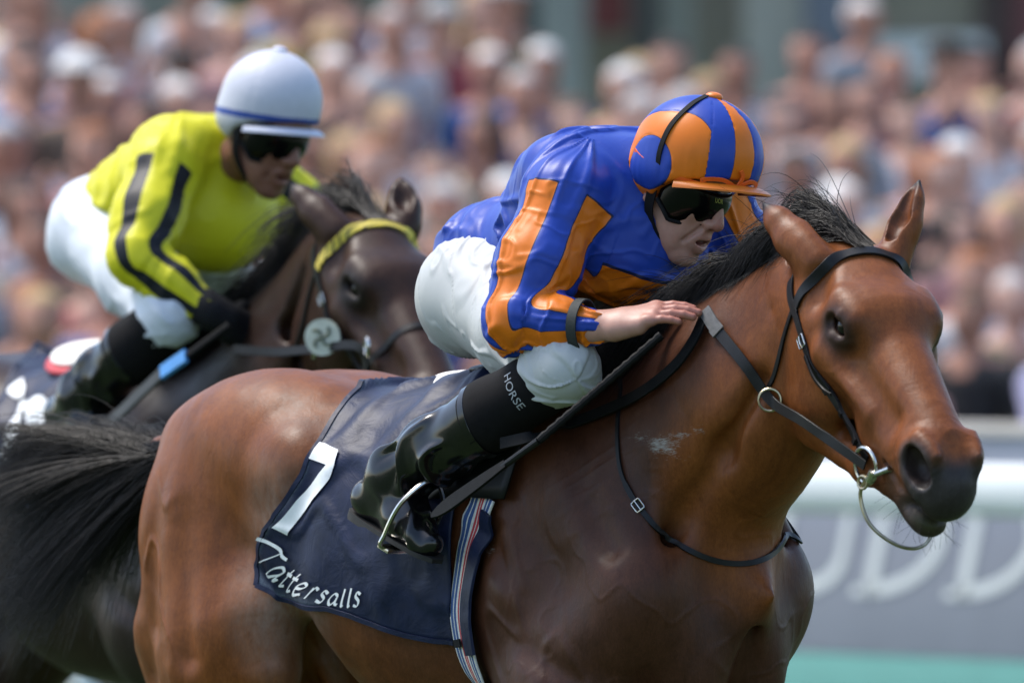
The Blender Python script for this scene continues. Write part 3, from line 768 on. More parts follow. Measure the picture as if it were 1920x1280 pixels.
def head_ops(s, o, R):
    s.use(o, R, (1.04, 1.0, 1.10))
    s.ell((-.008, 0, .055), (.098, .077, .088), .03)
    s.ell((.040, 0, -.018), (.055, .060, .082), .03)
    s.cap((-.008, .052, -.048), (.062, .022, -.100), .020, .017, .03, mir=True)
    s.ell((.074, 0, -.104), (.019, .022, .017), .02)
    s.ell((.060, .042, -.014), (.027, .019, .020), .02, mir=True)
    s.ell((.052, .038, -.062), (.022, .014, .028), .02, mir=True)
    s.cap((.078, .034, .030), (.086, .008, .028), .013, .012, .015, mir=True)
    s.cap((.088, 0, .022), (.1125, 0, -.026), .0095, .0125, .012)
    s.ell((.099, .0125, -.031), (.012, .0085, .009), .008, mir=True)
    s.ell((.085, 0, -.062), (.018, .028, .024), .02)
    s.cap((.0985, 0, -.0555), (.082, .026, -.062), .0075, .0045, .007, mir=True)
    s.cap((.0955, 0, -.0795), (.081, .024, -.071), .0085, .005, .007, mir=True)
    s.ell((.096, 0, -.067), (.020, .021, .0058), .004, None, 'cut')
    s.ell((.1075, .008, -.0385), (.005, .004, .003), .003, None, 'cut', True)
    s.cap((.094, .020, -.040), (.076, .036, -.072), .002, .002, .010, 'cut', True)      # nasolabial crease
    s.ell((.078, .030, .012), (.018, .017, .012), .012, None, 'cut', True)
    s.cap((-.012, .074, .022), (-.006, .078, -.028), .011, .008, .010, mir=True); s.ell((-.004, .084, .0), (.007, .006, .017), .005, None, 'cut', True)
    s.use()
def make_jockey(J, H, st, label, hq=1.0):
    g = {k: V(*v) if not isinstance(v, (dict, float, np.ndarray)) else v for k, v in J.items()}
    rt = thing('person', label, 'person'); place(rt, H)
    hF = norm(g['look']); hU = norm(g['up']-hF*(g['up']@hF)); hR = np.stack([hF, np.cross(hU, hF), hU], 1); ho = g['head']
    # --- the body, one skin: head, neck, trunk, limbs, hands
    s = Sculpt()
    s.chain([(g['pelvis'], .085), (g['mid'], .085), (g['chest'], .10)], .04)
    s.cap(g['chest']+V(.03, 0, .03), ho+hR@V(-.035, 0, -.07), .060, .054, .03)
    for sd in ('r', 'l'):
        s.chain([(g['chest'], .06), (g['sh_'+sd], .05), (g['el_'+sd], .040)], .03); s.cap(g['el_'+sd], g['wr_'+sd], .040, .029, .02, flat=None)
        s.chain([(g['pelvis'], .08), (g['hip_'+sd], .08), (g['kn_'+sd], .05), (g['an_'+sd], .03)], .03); s.cap(g['an_'+sd], g['heel_'+sd]*.5+g['toe_'+sd]*.5+(g['an_'+sd]-g['heel_'+sd])*.3, .03, .016, .02)
        d = norm(g['tip_'+sd]-g['wr_'+sd]); lat = norm(g['lat_'+sd]-d*(g['lat_'+sd]@d)); R = np.stack([d, lat, np.cross(d, lat)*(1 if sd == 'r' else -1)], 1)
        if R[2, 2] < 0: R[:, 2] *= -1
        hand_ops(s, g['wr_'+sd]+d*.02, R, sd, J.get('curl', {}).get(sd, (.25, .25, .2)), scale=1.02)
    head_ops(s, ho, hR)
    Vt, F = s.mesh(.0032*hq)
    hl = (Vt-ho)@hR
    blush = np.clip(.7*np.exp(-(((hl-V(.104, 0, -.067))/V(.02, .026, .014))**2).sum(1)*1.2)+.5*np.exp(-(((hl-V(.105, 0, -.02))/V(.02, .03, .02))**2).sum(1)), 0, 1)
    for sd in 'rl':
        d = norm(g['tip_'+sd]-g['wr_'+sd]); blush = np.maximum(blush, .75*sstep(.07, .15, (Vt-g['wr_'+sd])@d)*(np.linalg.norm(Vt-g['wr_'+sd], axis=1) < .24))
    me = mesh_np('body', Vt, F, [st['skin']], attrs={'blush': blush}); obj('body', me, rt)
    inner = Sculpt(); inner.use(ho, hR); inner.ell((.087, 0, -.074), (.010, .018, .012)); inner.use(); 
    Vm, Fm = inner.mesh(.004); obj('mouth', mesh_np('mouth', Vm, Fm, [M['mouth']]), rt)

    # --- silks
    s = Sculpt(); jk = s
    lat8 = ((0, 1, 0), .80)
    s.cap(g['hem'], g['waist'], .112, .112, .05, flat=((0, 1, 0), .92)); s.cap(g['waist'], g['mid'], .118, .130, .05, flat=lat8); s.ell(g['hump'], (.10, .10, .075), .08); s.ell(g['hump']*V(1, -1, 1), (.10, .10, .075), .08); s.cap(g['mid'], g['chest'], .130, .132, .05, flat=lat8)
    s.ell(g['chest']+V(-.03, 0, .055), (.13, .165, .085), .06)
    s.ell(g['chest']+V(.045, 0, -.075), (.105, .150, .118), .05)
    s.cap(g['chest']+V(.05, 0, .05), g['chest']*.45+ho*.55+hR@V(-.065, 0, -.045), .080, .056, .04)
    sl = {}
    for sd in ('r', 'l'):
        a, b, c = g['sh_'+sd], g['el_'+sd], g['cuff_'+sd]
        s.cap(g['chest']+V(-.01, .08 if sd == 'l' else -.08, .035), a, .085, .078, .04)
        s.cap(a, a*.45+b*.55, .076, .078, .035); s.cap(a*.45+b*.55, b, .078, .064, .03); s.cap(b, b*.5+c*.5, .064, .055, .02); s.cap(b*.5+c*.5, c, .055, .036, .02)
        sl[sd] = (a, b, c)
    Vt, F = s.mesh(.0034*hq)
    N = vnormals(Vt, F)
    # which points are sleeve, and where round the arm they sit
    da = {}
    orange = np.full(len(Vt), -1.0); fold = np.zeros(len(Vt)); sleeve = np.zeros(len(Vt))
    dt = np.minimum(dist_seg(Vt, g['hem'], g['mid'])[0]-.125, dist_seg(Vt, g['mid'], g['chest'])[0]-.155)
    for sd in ('r', 'l'):
        a, b, c = sl[sd]; d1, t1 = dist_seg(Vt, a+(a-b)*.05, b); d2, t2 = dist_seg(Vt, b, c)
        ref = norm(st['stripe_ref']*V(1, 1 if sd == 'r' else -1, 1))
        up = d1-.074 < d2-.060
        ax1, ax2 = norm(b-a), norm(c-b); wgt = sstep(-.03, .03, (d1-.074)-(d2-.062)); axm = norm_rows(ax1[None]*(1-wgt[:, None])+ax2[None]*wgt[:, None]); rr = norm_rows(ref[None]-axm*(axm@ref)[:, None]); ww = np.cross(axm, rr); qq = Vt-(a+np.clip(t1, 0, 1)[:, None]*(b-a))*(1-wgt[:, None])-(b+np.clip(t2, 0, 1)[:, None]*(c-b))*wgt[:, None]; th = np.arctan2((qq*ww).sum(1), (qq*rr).sum(1))
        lw = fbm(Vt, 9, 1, 3)*.03
        w = st['stripe'](th+lw, up, np.where(up, t1, t2), d1)
        insl = np.where(up, (dt+.022-np.maximum(0, d1-.074))*30, 1.0)
        end = np.where(up, (seg_param(Vt, a, b)-st.get('cut', .03))*12, 1.0)
        m = np.minimum(np.minimum(w, insl), end); orange = np.maximum(orange, m)
        sleeve = np.maximum(sleeve, np.clip(insl, 0, 1))
        # creases: rings round the elbow and cuff, long drags on the upper arm
        L1, L2 = np.linalg.norm(b-a), np.linalg.norm(c-b)
        q = np.stack([np.where(up, t1*L1, L1+t2*L2)*26, np.cos(th)*1.1, np.sin(th)*1.1], 1)
        cr = ridge(noise(q+fbm(Vt, 10, 2, 9)[:, None]*.5, 1.0, 21 if sd == 'r' else 22))
        q2 = np.stack([np.where(up, t1*L1, L1+t2*L2)*7, np.cos(th)*2.6, np.sin(th)*2.6], 1); cr2 = ridge(noise(q2, 1.0, 31), .22)
        near_el = np.exp(-(np.linalg.norm(Vt-b, axis=1)/.10)**2); near_cf = np.exp(-(np.linalg.norm(Vt-c, axis=1)/.07)**2)
        msk = np.clip((insl+.5), 0, 1)*((np.minimum(d1, d2) < .12))
        fold += msk*(cr*(.0020+.0075*near_el+.0070*near_cf)+cr2*.0050)
    # trunk creases: fans from the armpits and across the small of the back
    body = 1-np.clip(sleeve, 0, 1)
    cr = ridge(noise(np.stack([Vt[:, 0]*13+Vt[:, 2]*7, Vt[:, 1]*4.0, Vt[:, 2]*9-Vt[:, 0]*4], 1)+fbm(Vt, 8, 2, 4)[:, None]*.6, 1.0, 41))
    cr3 = ridge(noise(np.stack([Vt[:, 0]*6, Vt[:, 1]*11, Vt[:, 2]*6], 1)+fbm(Vt, 6, 2, 5)[:, None]*.6, 1.0, 43))
    wst = np.exp(-((np.linalg.norm((Vt-g['waist'])*V(1, .3, .6), axis=1))/.12)**2)
    fine_ = ridge(noise(np.stack([Vt[:, 0]*22+Vt[:, 2]*10, Vt[:, 1]*9, Vt[:, 2]*16-Vt[:, 0]*7], 1)+fbm(Vt, 12, 2, 14)[:, None]*.6, 1.0, 47), .16)
    fold += body*(cr*(.0075+.005*wst)+cr3*.0055)+fine_*.0022*np.clip(.5+fbm(Vt, 5, 2, 15), 0, 1)
    fold += fbm(Vt, 6, 2, 77)*.003
    disc = (st['disc'][1]-np.linalg.norm((Vt-st['disc'][0])*V(*st['disc'][2]), axis=1))*30 if st['disc'] is not None else np.full(len(Vt), -1.0)
    disc = np.minimum(disc, (body-.5)*4); disc = np.where(N@V(.6, 0, -.8) > -.1, disc, -1)
    orange = np.maximum(orange, disc)
    Vt = Vt+N*fold[:, None]
    me = mesh_np('silks', Vt, F, [st['silk']], attrs={'pat': np.clip(.5+orange*.5, 0, 1)}); so = obj('racing_silks', me, rt, st['silk_label'])
    for sd in ('r', 'l'):
        a, b, c = sl[sd]
        if st['armband']:
            d = norm(c-b); bd = MB(); cc = b+(c-b)*.83; u = norm(np.cross(d, [0, 0, 1.0])); w_ = np.cross(d, u); n = 40
            Pn = np.array([math.cos(2*math.pi*i/n)*u+math.sin(2*math.pi*i/n)*w_ for i in range(n)]); bd.strap(cc+Pn*.0480, Pn, .020, .0035, closed=True); bd.build('elastic_armband', M['elastic'], so)
    # --- breeches
    s = Sculpt()
    s.ell(g['pelvis']+V(-.01, 0, -.01), (.115, .135, .11), .05)
    for sd in ('r', 'l'):
        h_, k_ = g['hip_'+sd], g['kn_'+sd]
        s.ell(h_+V(-.03, 0, -.005), (.115, .105, .115), .05)
        s.cap(h_, h_*.45+k_*.55, .108, .090, .05); s.cap(h_*.45+k_*.55, k_, .090, .064, .04); s.cap(k_, k_+(g['an_'+sd]-k_)*.09, .062, .060, .03)
    s.cap(g['pelvis'], g['waist'], .10, .105, .05, flat=lat8)
    Vt, F = s.mesh(.0036*hq); N = vnormals(Vt, F); fold = np.zeros(len(Vt)); grey = np.zeros(len(Vt))
    for sd in ('r', 'l'):
        h_, k_ = g['hip_'+sd], g['kn_'+sd]; d1, t1 = dist_seg(Vt, h_, k_); th = ang_about(Vt, h_, k_, V(0, 0, 1)); m = (Vt[:, 1] < 0) if sd == 'r' else (Vt[:, 1] >= 0)
        tt = seg_param(Vt, h_, k_)
        cr = ridge(noise(np.stack([tt*7.5+np.cos(th)*1.6, np.cos(th)*.7, np.sin(th)*.7], 1)+fbm(Vt, 7, 2, 6)[:, None]*.35, 1.0, 51), .14)
        knee = np.exp(-(np.linalg.norm(Vt-k_, axis=1)/.09)**2)
        cr2 = ridge(noise(np.stack([tt*15+np.cos(th)*2.6, np.cos(th)*1.2, np.sin(th)*1.2], 1)+fbm(Vt, 9, 2, 16)[:, None]*.4, 1.0, 53), .12)
        hipw = np.exp(-(np.linalg.norm(Vt-(h_+V(.02, 0, .06)), axis=1)/.16)**2)
        fold += m*(np.maximum(cr, -.12)*(.0050+.003*knee)+np.maximum(cr2, -.1)*(.0014+.0026*hipw+.0022*knee))
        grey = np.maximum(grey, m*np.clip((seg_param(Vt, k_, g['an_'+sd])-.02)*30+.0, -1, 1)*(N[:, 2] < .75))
    Vt = Vt+N*(fold+fbm(Vt, 8, 2, 8)*.003)[:, None]
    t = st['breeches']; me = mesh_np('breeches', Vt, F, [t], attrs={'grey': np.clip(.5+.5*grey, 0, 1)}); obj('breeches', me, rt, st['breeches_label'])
    # --- boots
    for sd in ('r', 'l'):
        k_, a_, toe = g['kn_'+sd], g['an_'+sd], g['toe_'+sd]; heel = g['heel_'+sd]
        d = norm(a_-k_); out = V(0, -1 if sd == 'r' else 1, 0)
        s = Sculpt(); s.cap(k_+(a_-k_)*.14, k_+(a_-k_)*.42, .0655, .066, .03); s.cap(k_+(a_-k_)*.42, k_+(a_-k_)*.6, .066, .058, .03)
        gt = s; Vt, F = s.mesh(.004*hq, clip=None); obj('gaiter', mesh_np('gaiter', Vt, F, [M['gaiter']]), rt)
        s = Sculpt(); fd = norm(toe-heel); up = norm(a_-(heel+fd*.07)); up = norm(up-fd*(up@fd)); fl = np.cross(up, fd)
        s.cap(k_+(a_-k_)*.48, k_+(a_-k_)*.75, .069, .060, .02); s.cap(k_+(a_-k_)*.75, a_, .060, .048, .02)
        s.cap(a_, heel+fd*.045+up*.035, .048, .038, .03); s.cap(a_, heel+fd*.14+up*.040, .046, .034, .03)
        s.cap(heel+fd*.035+up*.030, heel+fd*.15+up*.028, .034, .036, .03, flat=(fl, 1.0)); s.cap(heel+fd*.15+up*.028, toe-fd*.03+up*.018, .038, .028, .025, flat=(fl, .95))
        Vt, F = s.mesh(.0034*hq); N = vnormals(Vt, F); tt = seg_param(Vt, k_, a_); th = ang_about(Vt, k_, a_, out)
        msk = sstep(.56, .70, tt)*sstep(1.08, .95, tt)*sstep(.05, .10, np.linalg.norm(Vt-heel, axis=1))
        cr = ridge(noise(np.stack([tt*6.5+np.sin(th*1.0)*.5, np.cos(th)*.9, np.sin(th)*.9], 1)+fbm(Vt, 7, 2, 6)[:, None]*.35, 1.0, 61), .26)
        Vt = Vt+N*(msk*cr*.0150+fbm(Vt, 14, 2, 9)*.0012)[:, None]
        bo = obj('boot', mesh_np('boot', Vt, F, [M['patent']]), rt)
        so_ = MB(); rows = []
        for i, x in enumerate(np.linspace(0, 1, 14)):
            w = .030+.010*math.sin(min(1, x*1.15)*math.pi*.85)-.010*max(0, x-.85)/.15; wv = w if i not in (0, 13) else w*.55
            c0 = heel+fd*(x*np.linalg.norm(toe-heel))+up*(-.006+(.0 if x > .3 else 0)); hgt = .012 if x < .27 else .005
            rows.append([c0+fl*wv+up*.004, c0-fl*wv+up*.004, c0-fl*wv-up*hgt, c0+fl*wv-up*hgt])
        vv = [p for r in rows for p in r]; ff = []
        for i in range(13):
            for k in range(4): ff.append((i*4+k, i*4+(k+1) % 4, i*4+4+(k+1) % 4, i*4+4+k))
        ff += [(3, 2, 1, 0), (52, 53, 54, 55)]; so_.add(vv, ff); so_.build('sole', M['sole'], bo)
        # stitched top edge of the boot
        u = norm(np.cross(d, [0, 0, 1.0])); w_ = np.cross(d, u); cc = k_+(a_-k_)*.475
        Pn = np.array([math.cos(2*math.pi*i/48)*u+math.sin(2*math.pi*i/48)*w_ for i in range(48)])
        rim = MB(); lift = np.array([.012*math.sin(2*math.pi*i/48+st['rimph']) for i in range(48)])
        rim.strap(cc+Pn*.0705+d*lift[:, None], Pn, .016, .0035, closed=True); rim.build('boot_top', M['patent'], bo)
    # --- cap over the skull helmet
    cp = thing_part('cap', rt); CR = np.array(st['cap_r']); cc = V(*st['cap_c']); ca_, sa_ = math.cos(st['cap_tilt']), math.sin(st['cap_tilt'])
    hR0 = hR; hR = np.stack([hR0[:, 0]*ca_+hR0[:, 2]*sa_, hR0[:, 1], hR0[:, 2]*ca_-hR0[:, 0]*sa_], 1)
    s = Sculpt(); s.use(ho, hR); s.ell(cc, CR, .01); s.ell(cc+V(-.02, 0, -.045), CR*V(.92, .93, .6), .03); s.cap(cc+V(.06, 0, -.165), cc+V(.30, 0, -.150), .125, .125, .008, 'cut', flat=((0, 1, 0), .45)); s.cap(cc+V(-.16, 0, -.215), cc+V(.1, 0, -.185), .105, .115, .012, 'cut', flat=((0, 1, 0), .45)); s.use()
    Vt, F = s.mesh(.0034*hq); N = vnormals(Vt, F); hl = (Vt-ho)@hR-cc
    pt, gath = st['cap'](hl, hl/CR)
    Vt = Vt+N*gath[:, None]
    co_ = mesh_np('cap_shell', Vt, F, [st['capmat']], attrs={'pat': pt}); obj('cap_cover', co_, cp)
    def on_cap(ph, el, k=1.0): ph, el = math.radians(ph), math.radians(el); return hR@(cc+CR*k*V(math.cos(ph)*math.cos(el), math.sin(ph)*math.cos(el), math.sin(el)))+ho
    def cap_strap(pts, w, t, mat, name, k=1.012):
        Q = spline([on_cap(a, b, k) for a, b in pts], 40); Nn = norm_rows((((Q-ho)@hR-cc)/CR**2)@hR.T); m_ = MB(); m_.strap(Q, Nn, w, t); m_.build(name, mat, cp); return Q, Nn
    if st['armband']:
        cap_strap([(-62, 78), (-80, 52), (-90, 22), (-94, -8), (-92, -34)], .011, .0025, M['black_cloth'], 'elastic_loop', 1.015)
        cap_strap([(-128, -4), (-112, -11), (-92, -19), (-66, -25), (-40, -27), (-14, -26), (10, -26)], .0075, .003, st['ribbon'], 'ribbon')
        cap_strap([(-124, -10), (-110, -15), (-92, -22), (-60, -28), (-30, -29)], .0055, .003, st['ribbon'], 'ribbon', 1.014)
        for pts in ([(-18, -24), (-34, -19), (-52, -22), (-40, -28), (-20, -25)], [(-16, -24), (-2, -17), (12, -20), (6, -27), (-14, -25)], [(-16, -24), (-14, -14), (-18, -8)], [(-15, -25), (8, -29), (20, -24)]):
            cap_strap(pts, .008, .003, st['ribbon'], 'bow_loop', 1.035)
    # peak
    pk = MB(); vv = []; ff = []; na, nr = 33, 5
    for i in range(na):
        a = math.radians(-78+156*i/(na-1))
        for r in range(nr):
            e = r/(nr-1); R0 = V(CR[0]*math.cos(a), CR[1]*math.sin(a), 0); ln = st['peak']*math.cos(a)**.8
            for zz in (0, .0035): vv.append(cc+R0*.93+V(math.cos(a), math.sin(a)*.55, 0)*ln*e+V(0, 0, st['peak_z']-.012*(1-math.cos(a))-st['peak_drop']*e*e+zz))
    K = nr*2
    for i in range(na-1):
        for r in range(nr-1):
            b0 = i*K+r*2; b1 = b0+K; ff += [(b0+1, b0+3, b1+3, b1+1), (b0, b1, b1+2, b0+2)]
        b0 = i*K+(nr-1)*2; ff += [(b0, b0+K, b0+K+1, b0+1)]; b0 = i*K; ff += [(b0+1, b0+K+1, b0+K, b0)]
    ff += [(r*2, r*2+1, r*2+3, r*2+2) for r in range(nr-1)]+[((na-1)*K+r*2+2, (na-1)*K+r*2+3, (na-1)*K+r*2+1, (na-1)*K+r*2) for r in range(nr-1)]
    pk.add([hR@p+ho for p in vv], ff); pk.build('peak', st['peakmat'], cp)
    bt = Sculpt(); bt.use(ho, hR); bt.ell(cc+V(*st['button'])*CR*1.0, (.017, .017, .009), .01); bt.use(); Vb, Fb = bt.mesh(.003); obj('button', mesh_np('button', Vb, Fb, [st['peakmat']]), cp)
    hR = hR0
    g.update(hR=hR, ho=ho, cc=cc, CR=CR, sl=sl, jk=jk); 
    # --- goggles, pulled down: one wrapped dark lens in a rubber frame, on an elastic strap
    gg = thing_part('goggles', rt); nl, nh = 37, 9; vv = []; ff = []
    for i in range(nl):
        a = math.radians(-92+184*i/(nl-1)); ca, sa = math.cos(a), math.sin(a)
        zt = .040+.0*ca; zb = -.046-.006*abs(sa)**2+.034*math.exp(-(a/.20)**2)+.030*max(0, abs(a)-1.05)/.55
        for j in range(nh):
            z = zt+(zb-zt)*j/(nh-1); bul = 1-((z-.004)/.09)**2
            vv.append(hR@V(.022+.092*max(ca, -.2)*bul, .083*sa*(.93+.07*bul), z)+ho)
    for i in range(nl-1):
        for j in range(nh-1): ff.append((i*nh+j, i*nh+j+1, i*nh+nh+j+1, i*nh+nh+j))
    me = bpy.data.meshes.new('lens'); me.from_pydata([tuple(p) for p in vv], [], ff); me.polygons.foreach_set('use_smooth', np.ones(len(ff), bool)); me.materials.append(M['lens']); lo = obj('lens', me, gg); md = lo.modifiers.new('thick', 'SOLIDIFY'); md.thickness = .004; md.offset = -1
    fr = MB(); loop = [vv[i*nh+nh-1] for i in range(nl)]; fr.tube(loop, .0042, 8); fr.build('lower_frame', M['black_cloth'], gg)
    for sg in (-1, 1):
        sp = MB(); P = spline([hR@V(.012, sg*.084, .0)+ho, hR@V(-.03, sg*.093, .012)+ho, hR@V(-.07, sg*.085, .022)+ho], 12); Nn = np.repeat((hR@V(0, sg, 0))[None], 12, 0); sp.strap(P, Nn, .022, .002); sp.build('elastic_strap', M['black_cloth'], gg)
        cs = MB(); P = spline([hR@V(.004, sg*.090, .035)+ho, hR@V(.006, sg*.089, -.01)+ho, hR@V(.012, sg*.076, -.058)+ho, hR@V(.040, sg*.045, -.105)+ho, hR@V(.055, 0, -.130)+ho], 26)
        Nn = np.array([norm(p-ho-hR@V(.0, 0, -.02)) for p in P]); cs.strap(P, Nn, np.linspace(.026, .011, 26), .003); cs.build('chin_strap', M['black_cloth'], cp)
    return rt, g
def text_mesh(txt, size=1.0):
    cu = bpy.data.curves.new('txt', 'FONT'); cu.body = txt; cu.size = size; cu.resolution_u = 3; o = bpy.data.objects.new('txt', cu); COL.objects.link(o)
    dg = bpy.context.evaluated_depsgraph_get(); me = bpy.data.meshes.new_from_object(o.evaluated_get(dg)); v = np.array([tuple(p.co) for p in me.vertices]); f = [tuple(p.vertices) for p in me.polygons]
    bpy.data.objects.remove(o); bpy.data.curves.remove(cu); bpy.data.meshes.remove(me); return v, f
def thing_part(name, parent):
    o = bpy.data.objects.new(name, None); COL.objects.link(o); o.empty_display_size = .05; o.parent = parent; return o

M['print_grey'] = simple('grey_print', (.30, .31, .33), .6)
M['mouth'] = simple('mouth_inside', (.10, .02, .02), .4)
def breeches_mat(name):
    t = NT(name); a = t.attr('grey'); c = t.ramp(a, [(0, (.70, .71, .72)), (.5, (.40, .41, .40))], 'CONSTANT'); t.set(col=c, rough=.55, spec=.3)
    b = t.bump(t.noise(900, 2), .12, .0005); t.bump(t.noise(30, 4, .6, t.coords((1, 1, .5)), .8), .15, .004, b); return t.m
BLUE, ORANGE = (.014, .046, .30), (.62, .150, .006)
def cap1(q, u):
    u = u/np.linalg.norm(u, axis=1)[:, None]; ph = np.arctan2(u[:, 1], u[:, 0]-.05); el = u[:, 2]
    st_ = np.cos(7*(ph+math.radians(13.7)))
    # a round patch of blue in an orange arch behind each ear
    d = np.full(len(u), 9.0)
    for sg in (-1, 1):
        a = math.radians(107); c = norm(V(math.cos(a), sg*math.sin(a), -.22)); d = np.minimum(d, np.arccos(np.clip(u@c, -1, 1)))
    back = np.abs(ph) > math.radians(52.7)
    o = np.where(back, np.where(d < .66, (d-.44)*8, (.92+.26*sstep(math.radians(120), math.radians(50), np.abs(ph))-d)*8), st_*1.2)
    gath = -.0014*np.exp(-(np.abs(o)/.12)**2)+.0010*noise(np.stack([ph*14, el*3.0, ph*0], 1), 1.0, 72)*np.clip(-el*1.2+.3, 0, 1)+.0008*noise(np.stack([ph*7, el*14, ph*0], 1), 1.0, 73)*np.exp(-(np.abs(o)/.35)**2)
    return np.clip(.5+.5*o, 0, 1), gath
def stripes8(th, up, t, d1): return (-np.cos(4*th+.25)+.16)*1.3
J1 = dict(curl=dict(r=(.10, .22, .22), l=(.5, .6, .4)))
def jp(H, px, y): return at_depth(H, [px], y)[0]
_p = lambda px, py, y: jp(HORSE1, (px, py), y)
J1.update(pelvis=V(-.20, 0, 1.75), waist=V(-.13, 0, 1.80), mid=V(-.02, 0, 1.865), chest=V(.085, 0, 1.885),
    sh_r=_p(1062, 372, -.175), el_r=_p(966, 602, -.315), wr_r=_p(1128, 612, -.245), cuff_r=_p(1116, 611, -.25), tip_r=_p(1335, 566, -.135), lat_r=V(.15, -.8, -.45),
    hem=_p(925, 478, 0), hump=_p(1072, 318, -.09), sh_l=V(.13, .175, 1.915), el_l=V(.16, .31, 1.70), wr_l=V(.36, .20, 1.70), cuff_l=V(.345, .205, 1.70), tip_l=V(.46, .10, 1.74), lat_l=V(.15, .8, -.45),
    hip_r=_p(905, 552, -.085), hip_l=V(-.20, .085, 1.725), kn_r=_p(1058, 690, -.265), kn_l=V(.20, .265, 1.585),
    an_r=_p(742, 892, -.325), an_l=V(-.22, .325, 1.365), heel_r=_p(668, 950, -.325), heel_l=V(-.33, .325, 1.30), toe_r=_p(822, 1046, -.335), toe_l=V(-.09, .335, 1.21),
    head=V(.222, .018, 1.928), look=(.898, .169, -.407), up=(.387, .14, .911))
STYLE1 = dict(skin=M['skin'], silk=silk('royal_blue_and_orange_satin', [(0, BLUE), (.455, (.012, .018, .06)), (.53, ORANGE)]), silk_label='royal blue satin silks with orange sleeve stripes and orange disc', stripe=stripes8, stripe_ref=V(.743, -.669, .0), armband=True,
    disc=(_p(1135, 580, -.02), .172, (1.0, .8, 1.0)), breeches=breeches_mat('white_racing_breeches'), breeches_label='white racing breeches, taut over the thigh', rimph=.6,
    cap_r=(.133, .117, .116), cap_c=(.036, 0, .068), cap_tilt=math.radians(16), peak_z=-.048, ribbon=simple('orange_ribbon', (.66, .10, .008), .4, .1), cap=cap1, capmat=silk('quartered_cap_satin', [(0, BLUE), (.47, (.03, .03, .08)), (.52, ORANGE)], rough=.42, bmp=.03), peak=.040, peak_drop=.010, peakmat=simple('orange_satin', ORANGE, .42, .1), button=(.12, 0, 1.0))
if True:
    jockey1, G1 = make_jockey(J1, HORSE1, STYLE1, 'jockey in royal blue and orange striped silks crouching low on the bay horse', 1.0)

    k_, a_ = V(*G1['kn_r']), V(*G1['an_r']); ax = norm(a_-k_); out = norm(V(.743, -.669, .12)); u_ = norm(out-ax*(out@ax)); w_ = np.cross(ax, u_)
    v, fc = text_mesh('HORSE', .026); L_ = v[:, 0].max(); R_ = .0668
    sgn = 1.0 if (w_@V(0, 0, 1)) < 0 else -1.0        # letters run down round the leg
    th_ = sgn*(v[:, 0]-L_*.62)/R_; h_ = np.linalg.norm(a_-k_)*.205-v[:, 1]
    W = k_+ax[None]*h_[:, None]+R_*(np.cos(th_)[:, None]*u_+np.sin(th_)[:, None]*w_); mb = MB(); mb.add(W, fc); mb.build('gaiter_lettering', M['print_grey'], jockey1, smooth=False)
    v, fc = text_mesh('UOR', .0125); hR, ho = G1['hR'], G1['ho']; Lt = v[:, 0].max()
    a0 = -.20+(v[:, 0]-Lt/2)/.108; z_ = .014+v[:, 1]; bul = 1-((z_-.004)/.09)**2
    W = np.stack([.0235+.092*np.cos(a0)*bul, .0845*np.sin(a0)*(.93+.07*bul), z_], 1)@hR.T+ho; mb = MB(); mb.add(W, fc); mb.build('goggle_lettering', M['print_yellow'], jockey1, smooth=False)
# ------------------------------------------------------------------ saddle, number cloth, girth, reins of the front horse
def cloth_wrinkle(P):
    a = ridge(noise(np.stack([P[:, 0]*9+P[:, 2]*5, P[:, 1]*3, P[:, 2]*6-P[:, 0]*7], 1)+fbm(P, 5, 2, 2)[:, None]*.5, 1.0, 91), .2)*(1+1.2*sstep(1.25, 1.45, P[:, 2]))
    b = fbm(P*V(1, .5, 1), 7, 2, 93)
    return .010+a*.0070+b*.0045
def phi_of(P): return np.arctan2(-P[:, 1], P[:, 2]-1.20)
def radial(S, x, ph, off, r1=.75):
    """skin point at station x in the direction ph round the barrel (0 up, + to the right side)"""
    x, ph = np.asarray(x, float), np.asarray(ph, float); D = np.stack([0*x, -np.sin(ph), np.cos(ph)], 1); C = np.stack([x, 0*x, 0*x+1.20], 1)
    a, b = np.full(len(x), .05), np.full(len(x), r1)
    for _ in range(13):
        m = (a+b)/2; o = S.chunked(C+D*m[:, None]) > off; b = np.where(o, m, b); a = np.where(o, a, m)
    P = C+D*a[:, None]; g = S.grad(P); return P, norm_rows(g)
